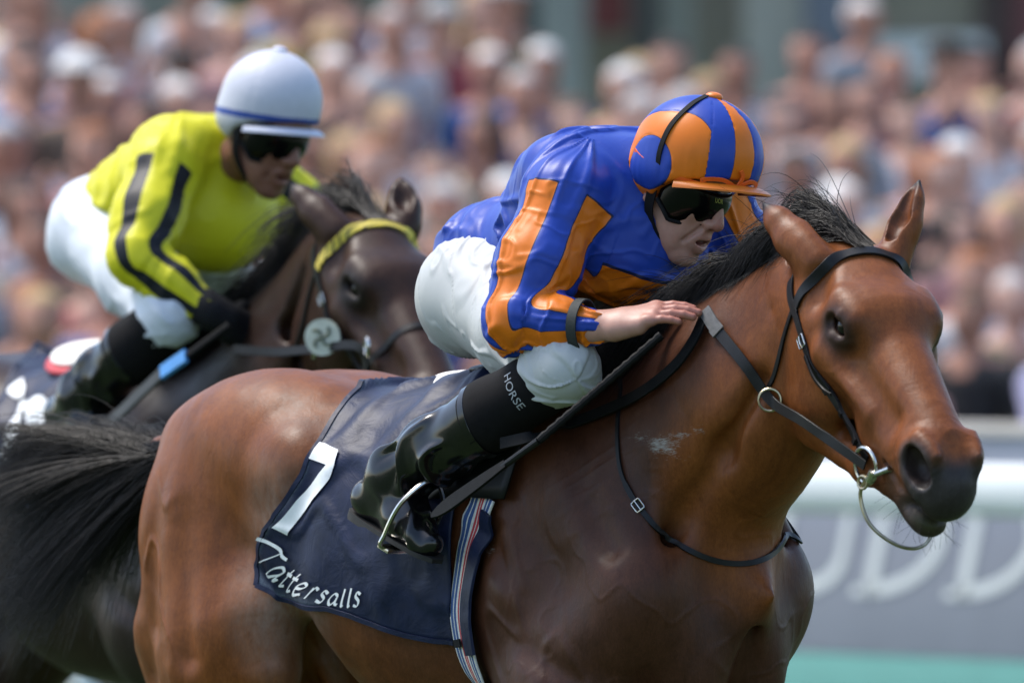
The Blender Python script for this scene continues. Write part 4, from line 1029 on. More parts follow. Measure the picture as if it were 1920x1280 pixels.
def make_number_cloth(S, H, rear_px, bot_px, front_x, label, mat, nu=70, nv=90):
    rear = hit(S, H, rear_px, .01); bot = hit(S, H, bot_px, .01)
    pr, xr = phi_of(rear), rear[:, 0]; o = np.argsort(pr); pr, xr = pr[o], xr[o]
    xb, pb = bot[:, 0], phi_of(bot); o = np.argsort(xb); xb, pb = xb[o], pb[o]
    f0 = math.radians(-75)
    P = np.zeros((nu, nv, 3))
    for i in range(nu):
        u = i/(nu-1)
        xx = xb[0]+(xb[-1]-xb[0])*u; pb_i = np.interp(xx, xb, pb)
        for j in range(nv):
            v = j/(nv-1); ph = f0+(pb_i-f0)*v
            x0 = np.interp(abs(ph) if ph < pr[0] and abs(ph) > pr[0] else ph, pr, xr); x = x0+(front_x-x0)*u
            P[i, j] = (x, ph, 0)
    Q = P.reshape(-1, 3); Q, N = radial(S, Q[:, 0], Q[:, 1], .006); w = cloth_wrinkle(Q)
    uu, vv = np.repeat(np.linspace(0, 1, nu), nv), np.tile(np.linspace(0, 1, nv), nu)
    Q = Q+N*w[:, None]*np.clip(.35+uu*0+1.0, 0, 1)[:, None]
    F = np.array([(i*nv+j, i*nv+j+1, i*nv+nv+j+1, i*nv+nv+j) for i in range(nu-1) for j in range(nv-1)])
    wear = np.clip(sstep(.035, .0, uu)*(vv > .45)*.9+sstep(.965, 1.0, vv)*sstep(.5, .2, uu)*.9, 0, 1)
    c = thing('number_cloth', label, 'saddle cloth'); place(c, H)
    me = mesh_np('cloth', Q, F, [mat], attrs={'wear': wear}); o = obj('cloth', me, c); md = o.modifiers.new('thick', 'SOLIDIFY'); md.thickness = .004; md.offset = 1
    g = Q.reshape(nu, nv, 3); gn = N.reshape(nu, nv, 3)
    hm = MB(); e = [g[0, j] for j in range(nv)]; en = [gn[0, j] for j in range(nv)]; hm.strap(np.array(e)+np.array(en)*.003, en, .010, .0035); hm.build('hem', mat, c)
    hm = MB(); e = [g[i, -1] for i in range(nu)]; en = [gn[i, -1] for i in range(nu)]; hm.strap(np.array(e)+np.array(en)*.003, en, .010, .0035); hm.build('hem', mat, c)
    return c
def print_on(S, H, polys, off=.0085):
    """flat print: polygons drawn at photo pixels, laid on the cloth"""
    out = MB()
    for px in polys:
        px = np.asarray(px, float); bm = bmesh.new(); vs = [bm.verts.new((a, b, 0)) for a, b in px]; bm.faces.new(vs)
        bmesh.ops.triangulate(bm, faces=bm.faces[:]); 
        for _ in range(3):
            ed = [e for e in bm.edges if e.calc_length() > 9]
            if ed: bmesh.ops.subdivide_edges(bm, edges=ed, cuts=1); bmesh.ops.triangulate(bm, faces=[f for f in bm.faces if len(f.verts) > 3])
        bm.verts.index_update(); q = np.array([v.co[:2] for v in bm.verts]); ff = [tuple(v.index for v in f.verts) for f in bm.faces]; bm.free()
        W = hit(S, H, q, .006); W, N = S.snap(W, .006, 3); W = W+N*(cloth_wrinkle(W)+off)[:, None]; 
        n = np.cross(W[ff[0][1]]-W[ff[0][0]], W[ff[0][2]]-W[ff[0][0]])
        if n@N[ff[0][0]] < 0: ff = [f[::-1] for f in ff]
        out.add(W, ff)
    return out
def pen(pts, wd=7.0, ang=-40, n=22, minw=.32):
    """broad-pen stroke through points -> polygon"""
    P = spline(pts, n); T = np.gradient(P, axis=0); T /= np.linalg.norm(T, axis=1)[:, None]+1e-9; N = np.stack([-T[:, 1], T[:, 0]], 1)
    nib = V(math.cos(math.radians(ang)), math.sin(math.radians(ang))); w = wd*np.maximum(minw, np.abs(N@nib[:2]))
    return np.concatenate([P+N*w[:, None]/2, (P-N*w[:, None]/2)[::-1]])
if True:
    rear = [(700, 716), (672, 734), (640, 766), (612, 806), (590, 850), (573, 884), (548, 920), (520, 966), (500, 1010), (487, 1060), (482, 1098)]
    bot = [(484, 1102), (520, 1116), (560, 1126), (610, 1140), (650, 1154), (700, 1174), (750, 1192), (800, 1204), (835, 1206)]
    cloth1 = make_number_cloth(S1, HORSE1, rear, bot, -.135, 'navy number 7 saddle cloth on the bay horse', M['navy'])
    seven = [(603, 838), (648, 856), (640, 882), (628, 904), (610, 930), (590, 955), (568, 980), (550, 1002), (525, 987), (545, 966), (568, 940), (592, 916), (612, 896), (626, 882), (588, 868)]
    print_on(S1, HORSE1, [seven]).build('numeral', M['print_white'], cloth1)
    # lettering along the lower edge, hand-drawn italic
    base = spline([(496, 1040), (530, 1082), (570, 1112), (620, 1130), (660, 1135), (694, 1134)], 60)
    def along(s_): return np.array([np.interp(s_, np.linspace(0, 1, 60), base[:, k]) for k in range(2)])
    def letter(strokes, s0, wd, h):
        o = []
        for st_ in strokes:
            pts = []
            for (a, b) in st_:
                p0 = along(s0+wd*a); p1 = along(min(1.0, s0+wd*a+.01)); t = norm(p1-p0) if np.linalg.norm(p1-p0) > 1e-6 else V(1, 0); up = V(t[1], -t[0]); pts.append(p0+up*b*h+t*b*h*.16)
            o.append(pen(pts, 6.2))
        return o
    GL = {'T': [[(-.15, .86), (.2, .98), (.7, .90), (1.15, .98)], [(.52, .93), (.42, .4), (.34, 0)]],
          'a': [[(.85, .50), (.4, .56), (.05, .25), (.25, .0), (.6, .16), (.85, .5)], [(.86, .52), (.74, .12), (1.0, .04)]],
          't': [[(.55, .82), (.38, .3), (.45, .02), (.85, .08)], [(.1, .54), (.9, .56)]],
          'e': [[(.1, .26), (.55, .30), (.82, .46), (.5, .57), (.1, .3), (.3, .0), (.85, .10)]],
          'r': [[(.35, .55), (.22, .0)], [(.28, .30), (.55, .56), (.9, .50)]],
          's': [[(.85, .48), (.45, .57), (.3, .40), (.65, .22), (.5, .02), (.05, .06)]],
          'l': [[(.6, .95), (.4, .3), (.5, .0), (.8, .06)]]}
    word = [('T', .0, .105, 40), ('a', .115, .09, 44), ('t', .215, .062, 44), ('t', .285, .062, 44), ('e', .358, .078, 44), ('r', .445, .068, 42), ('s', .520, .072, 40), ('a', .605, .085, 38), ('l', .712, .05, 34), ('l', .785, .05, 36), ('s', .86, .10, 46)]
    for ch, s0, wd, h in word:
        print_on(S1, HORSE1, letter(GL[ch], s0, wd, h)).build('lettering', M['print_white'], cloth1)
    # girth: striped webbing, navy sleeve on its front half
    ga = np.radians(np.linspace(62, 298, 110)); gx = np.interp(np.abs(ga-math.pi), np.radians([0, 40, 70, 95, 118]), [-.06, -.075, -.10, -.085, -.04])
    Qg, Ng = radial(S1, gx, ga, .016)
    for _ in range(3): Qg[1:-1] = (Qg[:-2]+2*Qg[1:-1]+Qg[2:])/4
    girth = thing('girth', 'striped red white and blue webbing girth round the bay horse', 'girth'); place(girth, HORSE1)
    cols = [('web_white', (.62, .60, .54)), ('web_blue', (.03, .075, .21)), ('web_red', (.42, .035, .045))]
    for n_, c_ in cols: M[n_] = simple(n_, c_, .75, .15, 200, .5, 1200, .0006)
    seq = [('web_white', .05), ('web_blue', .13), ('web_white', .04), ('web_blue', .12), ('web_white', .09), ('web_red', .08), ('web_white', .025), ('web_red', .08), ('web_white', .09), ('web_blue', .08), ('web_white', .04), ('web_blue', .11), ('web_white', .065)]
    W = .082; T = np.gradient(Qg, axis=0); T /= np.linalg.norm(T, axis=1)[:, None]; Bn = np.cross(Ng, T); Bn *= np.where(Bn[:, :1] > 0, 1, -1)
    e = -.5; vv = []; ff = []; mm = []; K = len(seq)+1; tot = sum(w for _, w in seq); names = [c[0] for c in cols]
    edges = [e]; 
    for _, w in seq: e += w/tot; edges.append(e)
    for i in range(len(Qg)):
        for ed in edges: vv.append(Qg[i]+Bn[i]*ed*W)
    for i in range(len(Qg)-1):
        for k in range(K-1): ff.append((i*K+k, i*K+k+1, i*K+K+k+1, i*K+K+k)); mm.append(names.index(seq[k][0]))
    me = mesh_np('webbing', np.array(vv), np.array(ff), [M[c[0]] for c in cols], fmat=mm); wo = obj('webbing', me, girth); md = wo.modifiers.new('thick', 'SOLIDIFY'); md.thickness = .004; md.offset = 0
    sl_ = MB(); i0, i1 = 2, 30; sl_.strap(Qg[i0:i1]+Bn[i0:i1]*.040+Ng[i0:i1]*.005, Ng[i0:i1], .040, .006); sl_.build('girth_sleeve', M['navy'], girth)
    kp = MB(); i = 27; kp.strap([Qg[i]-T[i]*.008+Ng[i]*.006-Bn[i]*.012, Qg[i]+T[i]*.008+Ng[i]*.006-Bn[i]*.012], [Ng[i]]*2, .03, .004); kp.build('keeper', M['black_cloth'], girth)
    # saddle: pad with pale lining, low seat, flaps under the legs
    sad = thing('racing_saddle', 'small black racing saddle with a pale padded back edge', 'saddle'); place(sad, HORSE1)
    s = Sculpt()
    s.ell((-.20, 0, 1.575), (.13, .095, .016), .02); s.cap((-.16, 0, 1.57), (.02, 0, 1.615), .05, .035, .05, flat=((0, 0, 1), 1.7))
    s.lo = V(-.48, -.2, 1.5); s.hi = V(.12, .2, 1.72); Vt, F = s.mesh(.006); obj('seat', mesh_np('seat', Vt, F, [M['leather']]), sad)
    def pad_ring(r0, z, mat, name, th):
        s = Sculpt(); s.ell((-.285, 0, z), (r0, r0*.84, th), .01); s.lo = V(-.55, -.25, z-.05); s.hi = V(0, .25, z+.05); Vt, F = s.mesh(.005)
        Vt[:, 2] -= 2.3*np.abs(Vt[:, 1])**1.6; obj(name, mesh_np(name, Vt, F, [mat]), sad)
    pad_ring(.180, 1.556, M['saddle_brown'], 'pad_edge', .014); pad_ring(.166, 1.564, M['saddle_white'], 'pad', .012)
    for sg in (-1, 1):
        s = Sculpt(); P, N = S1.snap(np.array([(x, sg*.4*math.sin(a), 1.2+.4*math.cos(a)) for x in np.linspace(-.14, .10, 14) for a in np.linspace(.15, 1.18, 16)]), .028, 8)
        ff = [(i*16+j, i*16+j+1, i*16+17+j, i*16+16+j) for i in range(13) for j in range(15)]
        P = P.reshape(14, 16, 3); P[:, :, 0] -= np.linspace(0, .06, 16)[None]; P = P.reshape(-1, 3)
        o = obj('flap', mesh_np('flap', P, np.array(ff), [M['leather']]), sad); md = o.modifiers.new('thick', 'SOLIDIFY'); md.thickness = .005; md.offset = 0
    # neck strap: thin cord hanging round the base of the neck
    ns = thing('neck_strap', 'thin black neck strap with a small buckle round the bay horse', 'strap'); place(ns, HORSE1)
    px = [(1166, 716), (1160, 770), (1158, 820), (1163, 880), (1182, 925), (1205, 958), (1240, 998), (1290, 1030), (1345, 1052), (1400, 1056), (1440, 1044), (1466, 1020), (1476, 998)]
    Q = hit(S1, HORSE1, spline(px, 80), .003)
    far = S1.snap(spline([Q[-1], V(.36, .21, 1.24), V(.27, .24, 1.36), V(.16, .2, 1.5), V(.12, .05, 1.66), V(.12, -.12, 1.62), Q[0]], 40), .003)[0]
    Q, N = S1.snap(np.concatenate([Q, far[1:-1]]), .002, 4); 
    for _ in range(4): Q = (np.roll(Q, 1, 0)+2*Q+np.roll(Q, -1, 0))/4
    a = MB(); a.strap(Q, N, np.where(np.arange(len(Q)) < 24, .008, .011), .0045, closed=True); a.build('cord', M['leather'], ns)
    b = MB(); buckle(b, Q[31]+N[31]*.004, N[31], Q[32]-Q[30], .017, .022, .0017); b.build('buckle', M['steel'], ns)
    # rein: bit, martingale ring, worn webbing grip, then back to the hands and the slack loop
    rein = thing('rein', 'black rein running from the bit to the jockey\'s hand and back', 'rein'); place(rein, HORSE1)
    bit = nb; P = [bit, at_depth(HORSE1, [(1510, 792)], -.155)[0], hit(S1, HORSE1, [(1448, 752)], .012)[0], hit(S1, HORSE1, [(1395, 680)], .008)[0], hit(S1, HORSE1, [(1345, 618)], .008)[0], at_depth(HORSE1, [(1322, 582)], -.125)[0]]
    Q = spline(P, 50); q2, N = S1.snap(Q, .008, 2); N = norm_rows(N*.8+V(.0, -.5, .2))
    a = MB(); a.strap(Q[:41], N[:41], np.linspace(.019, .022, 41), .004); a.build('leather_rein', M['leather'], rein)
    a = MB(); a.strap(Q[38:], N[38:], .026, .005); a.build('webbing_grip', M['leather_grey'], rein)
    a = MB(); a.strap(Q[38:41]+N[38:41]*.003, N[38:41], .029, .004); a.build('keeper', M['leather_grey'], rein)
    a = MB(); a.ring(Q[20]+N[20]*.004, norm(N[20]+V(.7, 0, 0)), .021, .0028); a.build('martingale_ring', M['brass'], rein)
    a = MB(); P = spline([at_depth(HORSE1, [(1325, 585)], -.12)[0], *hit(S1, HORSE1, [(1300, 640), (1262, 690), (1200, 738), (1130, 772), (1060, 798)], .014), *at_depth(HORSE1, [(1000, 818), (940, 832)], [-.30, -.325])], 60)
    q2, N = S1.snap(P, .0, 2); N = norm_rows(N+V(0, -.6, .1)); a.strap(P, N, .024, .005); a.build('rubber_rein', M['rubber_rein'], rein)
    # whip, held under the hand: bound grip, shaft, padded flap
    whip = thing('riding_whip', 'long black whip with a bound grip slanting down past the boot', 'whip'); place(whip, HORSE1)
    A, B, C_, D_ = at_depth(HORSE1, [(1240, 628), (1010, 826), (900, 905), (812, 968)], [-.215, -.375, -.405, -.41])
    P = spline([A, A*.5+B*.5, B], 40); a = MB(); a.tube(P, .0085+.0012*np.sin(np.arange(40)*2.4), 10); a.build('grip', M['rubber_rein'], whip)
    a = MB(); a.tube(spline([B, C_], 12), np.linspace(.0075, .006, 12), 10); a.build('shaft', M['leather'], whip)
    a = MB(); P = spline([B*.45+C_*.55, C_, D_], 16); n_ = norm(V(0, -1, .3)); a.strap(P, np.repeat(n_[None], 16, 0), np.concatenate([np.linspace(.016, .030, 12), [.030, .028, .022, .008]]), .006); a.build('flap', M['rubber_rein'], whip)
    # stirrup leather and iron on the near side
    for sg in (-1, 1):
        stp = thing('stirrup', 'steel stirrup iron and leather under the near boot of the front jockey' if sg < 0 else 'steel stirrup iron on the far side of the bay horse', 'stirrup'); place(stp, HORSE1)
        ball = (J1['heel_r']*.38+J1['toe_r']*.62) if sg < 0 else (J1['heel_l']*.38+J1['toe_l']*.62); fd = norm((J1['toe_r']-J1['heel_r'])*V(1, -sg, 1)); top = ball+V(.075, -sg*.0, .115); upv = norm(top-ball); fl = norm(np.cross(fd, upv))
        a = MB(); P = spline([top, ball+fl*.052+upv*.085, ball+fl*.060+upv*.01, ball+fl*.05-upv*.02, ball-fl*.05-upv*.02, ball-fl*.060+upv*.01, ball-fl*.052+upv*.085], 60, True); a.tube(P, .0052, 8, closed=True); a.box(ball-upv*.024, np.stack([fd, fl, np.cross(fd, fl)], 1), (.034, .10, .008)); a.build('iron', M['steel'], stp)
        a = MB(); bar = V(-.02, sg*.14, 1.5); P = spline([top, top*.55+bar*.45+V(0, sg*.10, 0), bar], 24); q2, N = S1.snap(P, .03, 1); a.strap(P, np.repeat(V(0, sg, .3)[None], 24, 0), .016, .004); a.build('leather', M['leather'], stp)
# ------------------------------------------------------------------ manes and tails
def make_mane(S, H, root, mat, n, name='mane', k=1.0, seed=3):
    rg = np.random.default_rng(seed); poll = V(*H['poll'])
    cr = spline([to_head(S, (.045, 0, .04)), to_head(S, (-.02, 0, .02)), poll+V(-.12, 0, -.02), V(.42, 0, 1.74), V(.25, 0, 1.70), V(.08, 0, 1.66)], 80)
    cr = S.snap(cr, .0, 6)[0]
    ncl = 90; cl_u = np.sort(rg.random(ncl)); cl_d = rg.normal(0, 1, (ncl, 3)); cl_l = rg.uniform(.75, 1.2, ncl)
    ci = rg.integers(0, ncl, n); u = np.clip(cl_u[ci]+rg.normal(0, .012, n), 0, 1)
    base = np.stack([np.interp(u, np.linspace(0, 1, 80), cr[:, j]) for j in range(3)], 1)+rg.normal(0, 1, (n, 3))*V(.004, .010, .002)
    K = ([0, .12, .3, .55, .8, 1.0])
    back = np.interp(u, K, [.25, .22, .14, .13, .14, .13]); up = np.interp(u, K, [.046, .046, .046, .045, .03, .01]); near = np.interp(u, K, [-.02, -.01, .015, .055, .12, .13]); drop = np.interp(u, K, [.05, .06, .055, .08, .15, .15])
    L = cl_l[ci]*rg.uniform(.55, 1.1, n); t = np.linspace(0, 1, 11)
    P = base[:, None, :].repeat(11, 1)
    c = cl_d[ci]
    P[:, :, 0] += -(back*L)[:, None]*t*(1-.1*t)
    P[:, :, 1] += -((near+.020*c[:, 1]*k)*L)[:, None]*(t**1.15)
    P[:, :, 2] += ((up+.012*np.abs(c[:, 2])*(u < .4))*L)[:, None]*np.sin(np.clip(t*1.25, 0, 1.4)*math.pi*.7)*1.1-(drop*L)[:, None]*t**1.6+(c[:, 2]*.018)[:, None]*t**1.3
    wob = rg.normal(0, 1, (n, 3))*V(.010, .012, .012)*k; P += wob[:, None, :]*(t**1.4)[None, :, None]
    fly = rg.random(n) < .06; P[fly] += (rg.normal(0, 1, (fly.sum(), 3))*V(.03, .03, .05)+V(0, 0, .03))[:, None, :]*(t**1.5)[None, :, None]
    q = P.reshape(-1, 3)
    d = S.chunked(q); g = S.grad(q); push = np.clip(.004-d, 0, .05); q = q+norm_rows(g)*push[:, None]; P = q.reshape(n, 11, 3)
    r = (.00075*rg.uniform(.7, 1.3, n)*k)[:, None]*(1-.75*t**2)[None]
    o = strands(name, P, r, mat, root); o['kind'] = 'stuff'; return o
def make_tail(S, H, root, mat, n, seed=5, k=1.0):
    rg = np.random.default_rng(seed); ncl = 120; t = np.linspace(0, 1, 13)
    cu = rg.random(ncl); ci = rg.integers(0, ncl, n); v = np.clip(cu[ci]+rg.normal(0, .025, n), 0, 1)**1.35          # 0 top .. 1 underside
    b = rg.random(n); base = np.stack([-1.14-.17*b, rg.normal(0, .018, n), 1.425-.01*b+.022*(.5-v)], 1)
    cd = rg.normal(0, 1, (ncl, 3))[ci]; L = rg.uniform(.55, 1.08, n)*rg.uniform(.85, 1.1, ncl)[ci]
    dx = -(.64-.10*v**2)*L; dz = (-.02-.13*v-.28*v**2.0)*L; dy = (cd[:, 1]*.07)*L+.02
    P = base[:, None, :].repeat(13, 1)
    P[:, :, 0] += dx[:, None]*t
    P[:, :, 1] += dy[:, None]*t**1.2
    P[:, :, 2] += dz[:, None]*t**1.45-(.065*(1-v))[:, None]*np.sin(t*math.pi)*np.clip(1-t, 0, 1)+(.05*(1-v)*L)[:, None]*np.sin(np.clip(t-.25, 0, 1)*math.pi/.75)-(.06*L)[:, None]*t**4
    P += (cd*V(.014, .024, .024))[:, None, :]*(t**1.3)[None, :, None]+(rg.normal(0, 1, (n, 3))*V(.009, .013, .011))[:, None, :]*(t**1.4)[None, :, None]
    wv = rg.uniform(0, 6.28, ncl)[ci]; P[:, :, 2] += .010*np.sin(t[None]*7+wv[:, None])*t[None]
    fly = rg.random(n) < .015; P[fly] += (rg.normal(0, 1, (fly.sum(), 3))*V(.03, .04, .04)+V(0, 0, .02))[:, None, :]*(t**1.5)[None, :, None]
    r = (.00085*rg.uniform(.7, 1.3, n)*k)[:, None]*(1-.7*t**2)[None]
    o = strands('tail', P, r, mat, root); o['kind'] = 'stuff'; return o
if True:
    make_mane(S1, HORSE1, racehorse, M['mane'], 12000)
    make_tail(S1, HORSE1, racehorse, M['mane'], 8000)
    # whiskers on chin and lips
    rg = np.random.default_rng(11); n = 70; q = np.stack([rg.uniform(.47, .60, n), rg.normal(0, .025, n), rg.uniform(-.185, -.12, n)], 1)
    b_ = np.array([to_head(S1, a) for a in q]); b_, N_ = S1.snap(b_, 0, 6); L = rg.uniform(.015, .04, n); t = np.linspace(0, 1, 6)
    P = b_[:, None]+N_[:, None]*(L[:, None]*t)[..., None]+(rg.normal(0, .010, (n, 3))+V(-.004, 0, -.012))[:, None]*(t**2)[None, :, None]
    o = strands('whiskers', P, np.full((n, 6), .00030), M['mane'], racehorse); o['kind'] = 'stuff'
# ------------------------------------------------------------------ the second horse and jockey, four metres behind
HORSE2 = dict(loc=(-.722, 2.80, .03), rot=-math.radians(55), far=2.2,
    hind=[dict(y=-.20, stifle=(-.74, .98), hock=(-1.02, .55), fet=(-.95, -.15, .25), hoof=(-.86, -.15, .12)),
          dict(y=.20, stifle=(-.70, 1.0), hock=(-1.16, .60), fet=(-1.34, .15, .30), hoof=(-1.32, .15, .18))],
    fore=[dict(y=-.185, elbow=(.08, .97), knee=(.46, -.17, .74), fet=(.30, -.16, .48), hoof=(.22, -.16, .46)),
          dict(y=.185, elbow=(.08, .97), knee=(.52, .16, .68), fet=(.75, .15, .38), hoof=(.84, .15, .30))],
    poll=(.735, -.02, 1.885), nape=(-.10, 0, -.17), bend=0.0,
    face=(.738, -.115, -.66), side=(.12, .99, 0.0), hscale=(1.06, 1.08, 1.22),
    ears=[((.02, .083, -.01), (-.085, .095, .02), (0, -.3, .9)), ((.025, -.083, -.02), (-.115, -.130, -.02), (0, .5, -.85))])
_b = NT('yellow_braid'); _f = _b.new('ShaderNodeTexWave'); _f.inputs['Scale'].default_value = 28; _b.link(_b.coords(), _f.inputs['Vector'])
_b.set(col=_b.ramp(_f.outputs['Fac'], [(.0, (.02, .02, .02)), (.28, (.62, .48, .06))]), rough=.6); M['brow_yellow'] = _b.m
S2 = None
if True:
    S2 = horse_sculpt(HORSE2)
if True:
    horse2 = thing('racehorse', 'dark brown racehorse behind with a yellow browband, partly hidden by the bay', 'horse'); place(horse2, HORSE2)
    horse_body(S2, HORSE2, horse2, .011, M['coat_dark'], True); eyes_for(S2, horse2)
    make_mane(S2, HORSE2, horse2, M['mane_dark'], 2600, k=1.7, seed=13); make_tail(S2, HORSE2, horse2, M['mane_dark'], 1500, k=2.0, seed=15)
    bridle2, nb2 = make_bridle(S2, HORSE2, 'dark bridle with a yellow and black browband on the dark brown horse', False)
    hd = lambda *q: to_head(S2, q)
    a = MB(); strap_on(a, S2, [hd(.36, 0, .02), hd(.35, -.06, -.05), hd(.34, -.06, -.14), hd(.33, 0, -.24), hd(.34, .06, -.14), hd(.35, .06, -.05)], .016, .004, n=50, closed=True); a.build('noseband', M['leather'], bridle2)
    a = MB(); c = hd(.43, -.085, -.155); a.ring(c, V(.2, 1, 0), .045, .007); a.build('large_bit_ring', M['steel'], bridle2); c_ = hd(.47, -.07, -.15); a = MB(); a.tube([c_+V(-.012, -.02, 0), c_+V(.012, -.02, 0)], .011, 10); a.build('bit_roller', M['steel'], bridle2)
    rein2 = thing('rein', 'dark rein with a ring on the dark brown horse behind', 'rein'); place(rein2, HORSE2)
    P = spline([nb2+V(0, -.03, 0), *at_depth(HORSE2, [(680, 655), (590, 655), (520, 660), (440, 655)], [-.17, -.19, -.20, -.20])], 40); a = MB(); a.strap(P, np.repeat(V(0, -1, .2)[None], 40, 0), .020, .005); a.build('leather_rein', M['leather'], rein2)
    for px, R_ in (((588, 652), .024), ((688, 650), .020)): a = MB(); a.ring(at_depth(HORSE2, [px], -.19)[0], V(.5, 1, 0), R_, .0045); a.build('ring', M['steel'], rein2)
    badge = thing('round_badge', 'round pale badge hanging on the strap of the dark brown horse', 'badge'); place(badge, HORSE2)
    c = at_depth(HORSE2, [(604, 632)], -.20)[0]; fw = norm(V(.62, -.78, 0)); u = norm(np.cross([0, 0, 1.0], fw)); w_ = np.cross(fw, u)
    def disc(c, r, th, nn=32):
        m_ = MB(); ring0 = [c+r*(math.cos(2*math.pi*i/nn)*u+math.sin(2*math.pi*i/nn)*w_) for i in range(nn)]; m_.add([p-fw*th for p in ring0]+[p for p in ring0], [tuple(range(nn))[::-1], tuple(range(nn, 2*nn))]+[(i, (i+1) % nn, nn+(i+1) % nn, nn+i) for i in range(nn)]); return m_
    disc(c, .040, .008).build('disc', simple('badge_cream', (.45, .47, .38), .5), badge, smooth=False)
    for k_ in range(4):
        a_ = k_*math.pi/2+.5; m_ = MB(); m_.tube(spline([c+fw*.002, c+fw*.002+.018*(math.cos(a_)*u+math.sin(a_)*w_), c+fw*.002+.026*(math.cos(a_+.5)*u+math.sin(a_+.5)*w_)], 8), .0035, 6); m_.build('emblem_stroke', simple('badge_green', (.10, .12, .08), .6), badge)
    rear = [(74, 652), (52, 668), (32, 690), (16, 720), (2, 760), (-12, 800), (-22, 850), (-28, 900)]; bot = [(-28, 902), (0, 918), (40, 936), (90, 956), (150, 972)]
    cloth2 = make_number_cloth(S2, HORSE2, rear, bot, -.135, 'navy saddle cloth with a two-digit number on the dark brown horse', M['navy'], 30, 40)
    one = [(44, 760), (60, 757), (52, 800), (38, 840), (22, 872), (0, 868), (18, 836), (34, 800)]
    two = [(60, 772), (72, 757), (92, 755), (110, 768), (110, 790), (96, 812), (80, 836), (72, 850), (96, 852), (92, 878), (42, 874), (46, 856), (66, 826), (84, 802), (92, 784), (84, 776), (72, 782)]
    emb = [(24, 736), (34, 730), (46, 734), (50, 720), (54, 736), (50, 752), (36, 756), (24, 750)]
    for nm, pl in (('numeral', one), ('numeral', two), ('emblem', emb)): print_on(S2, HORSE2, [pl]).build(nm, M['print_white'], cloth2)
    sad2 = thing('racing_saddle', 'pale saddle pad with red piping on the dark brown horse', 'saddle'); place(sad2, HORSE2)
    for r0, z, mt, nm, th in ((.185, 1.578, M['red_piping'], 'pad_edge', .018), (.172, 1.592, M['saddle_white'], 'pad', .014)):
        s = Sculpt(); s.ell((-.33, 0, z), (r0, r0*.80, th), .01); s.lo = V(-.6, -.25, z-.05); s.hi = V(0, .25, z+.05); Vt, F = s.mesh(.007); Vt[:, 2] -= 1.1*np.abs(Vt[:, 1])**1.6; obj(nm, mesh_np(nm, Vt, F, [mt]), sad2)
    s = Sculpt(); s.cap((-.28, 0, 1.605), (.02, 0, 1.635), .05, .035, .05, flat=((0, 0, 1), 1.4)); s.lo = V(-.4, -.1, 1.5); s.hi = V(.1, .1, 1.72); Vt, F = s.mesh(.008); obj('seat', mesh_np('seat', Vt, F, [M['leather']]), sad2)
    whip2 = thing('riding_whip', 'dark whip with a light blue band held by the yellow jockey', 'whip'); place(whip2, HORSE2)
    A, B, C_, D_ = at_depth(HORSE2, [(430, 610), (352, 668), (306, 700), (150, 850)], [-.24, -.31, -.33, -.38])
    a = MB(); a.tube(spline([A, B], 8), .009, 8); a.build('grip', M['rubber_rein'], whip2)
    a = MB(); a.strap(spline([B, C_], 6), np.repeat(V(0, -1, .3)[None], 6, 0), .034, .010); a.build('blue_band', simple('light_blue_tape', (.05, .22, .50), .5), whip2)
    a = MB(); a.strap(spline([C_, D_], 8), np.repeat(V(0, -1, .3)[None], 8, 0), .030, .008); a.build('flap', simple('dark_grey_foam', (.03, .036, .038), .7), whip2)
_q = lambda px, py, y: jp(HORSE2, (px, py), y)
YEL, BLK = (.57, .53, .012), (.006, .007, .011)
def cap2(q, u):
    el = u[:, 2]; ph = np.arctan2(q[:, 1], q[:, 0]); b = .10-np.abs(el+.30)*1.6; return np.clip(.5+b*8, 0, 1), -.0018*np.exp(-(np.sin(3*ph+.4)/.06)**2)
def stripes2(th, up, t, d1): return (.26-np.abs(np.abs(th+.12)-.62))*5
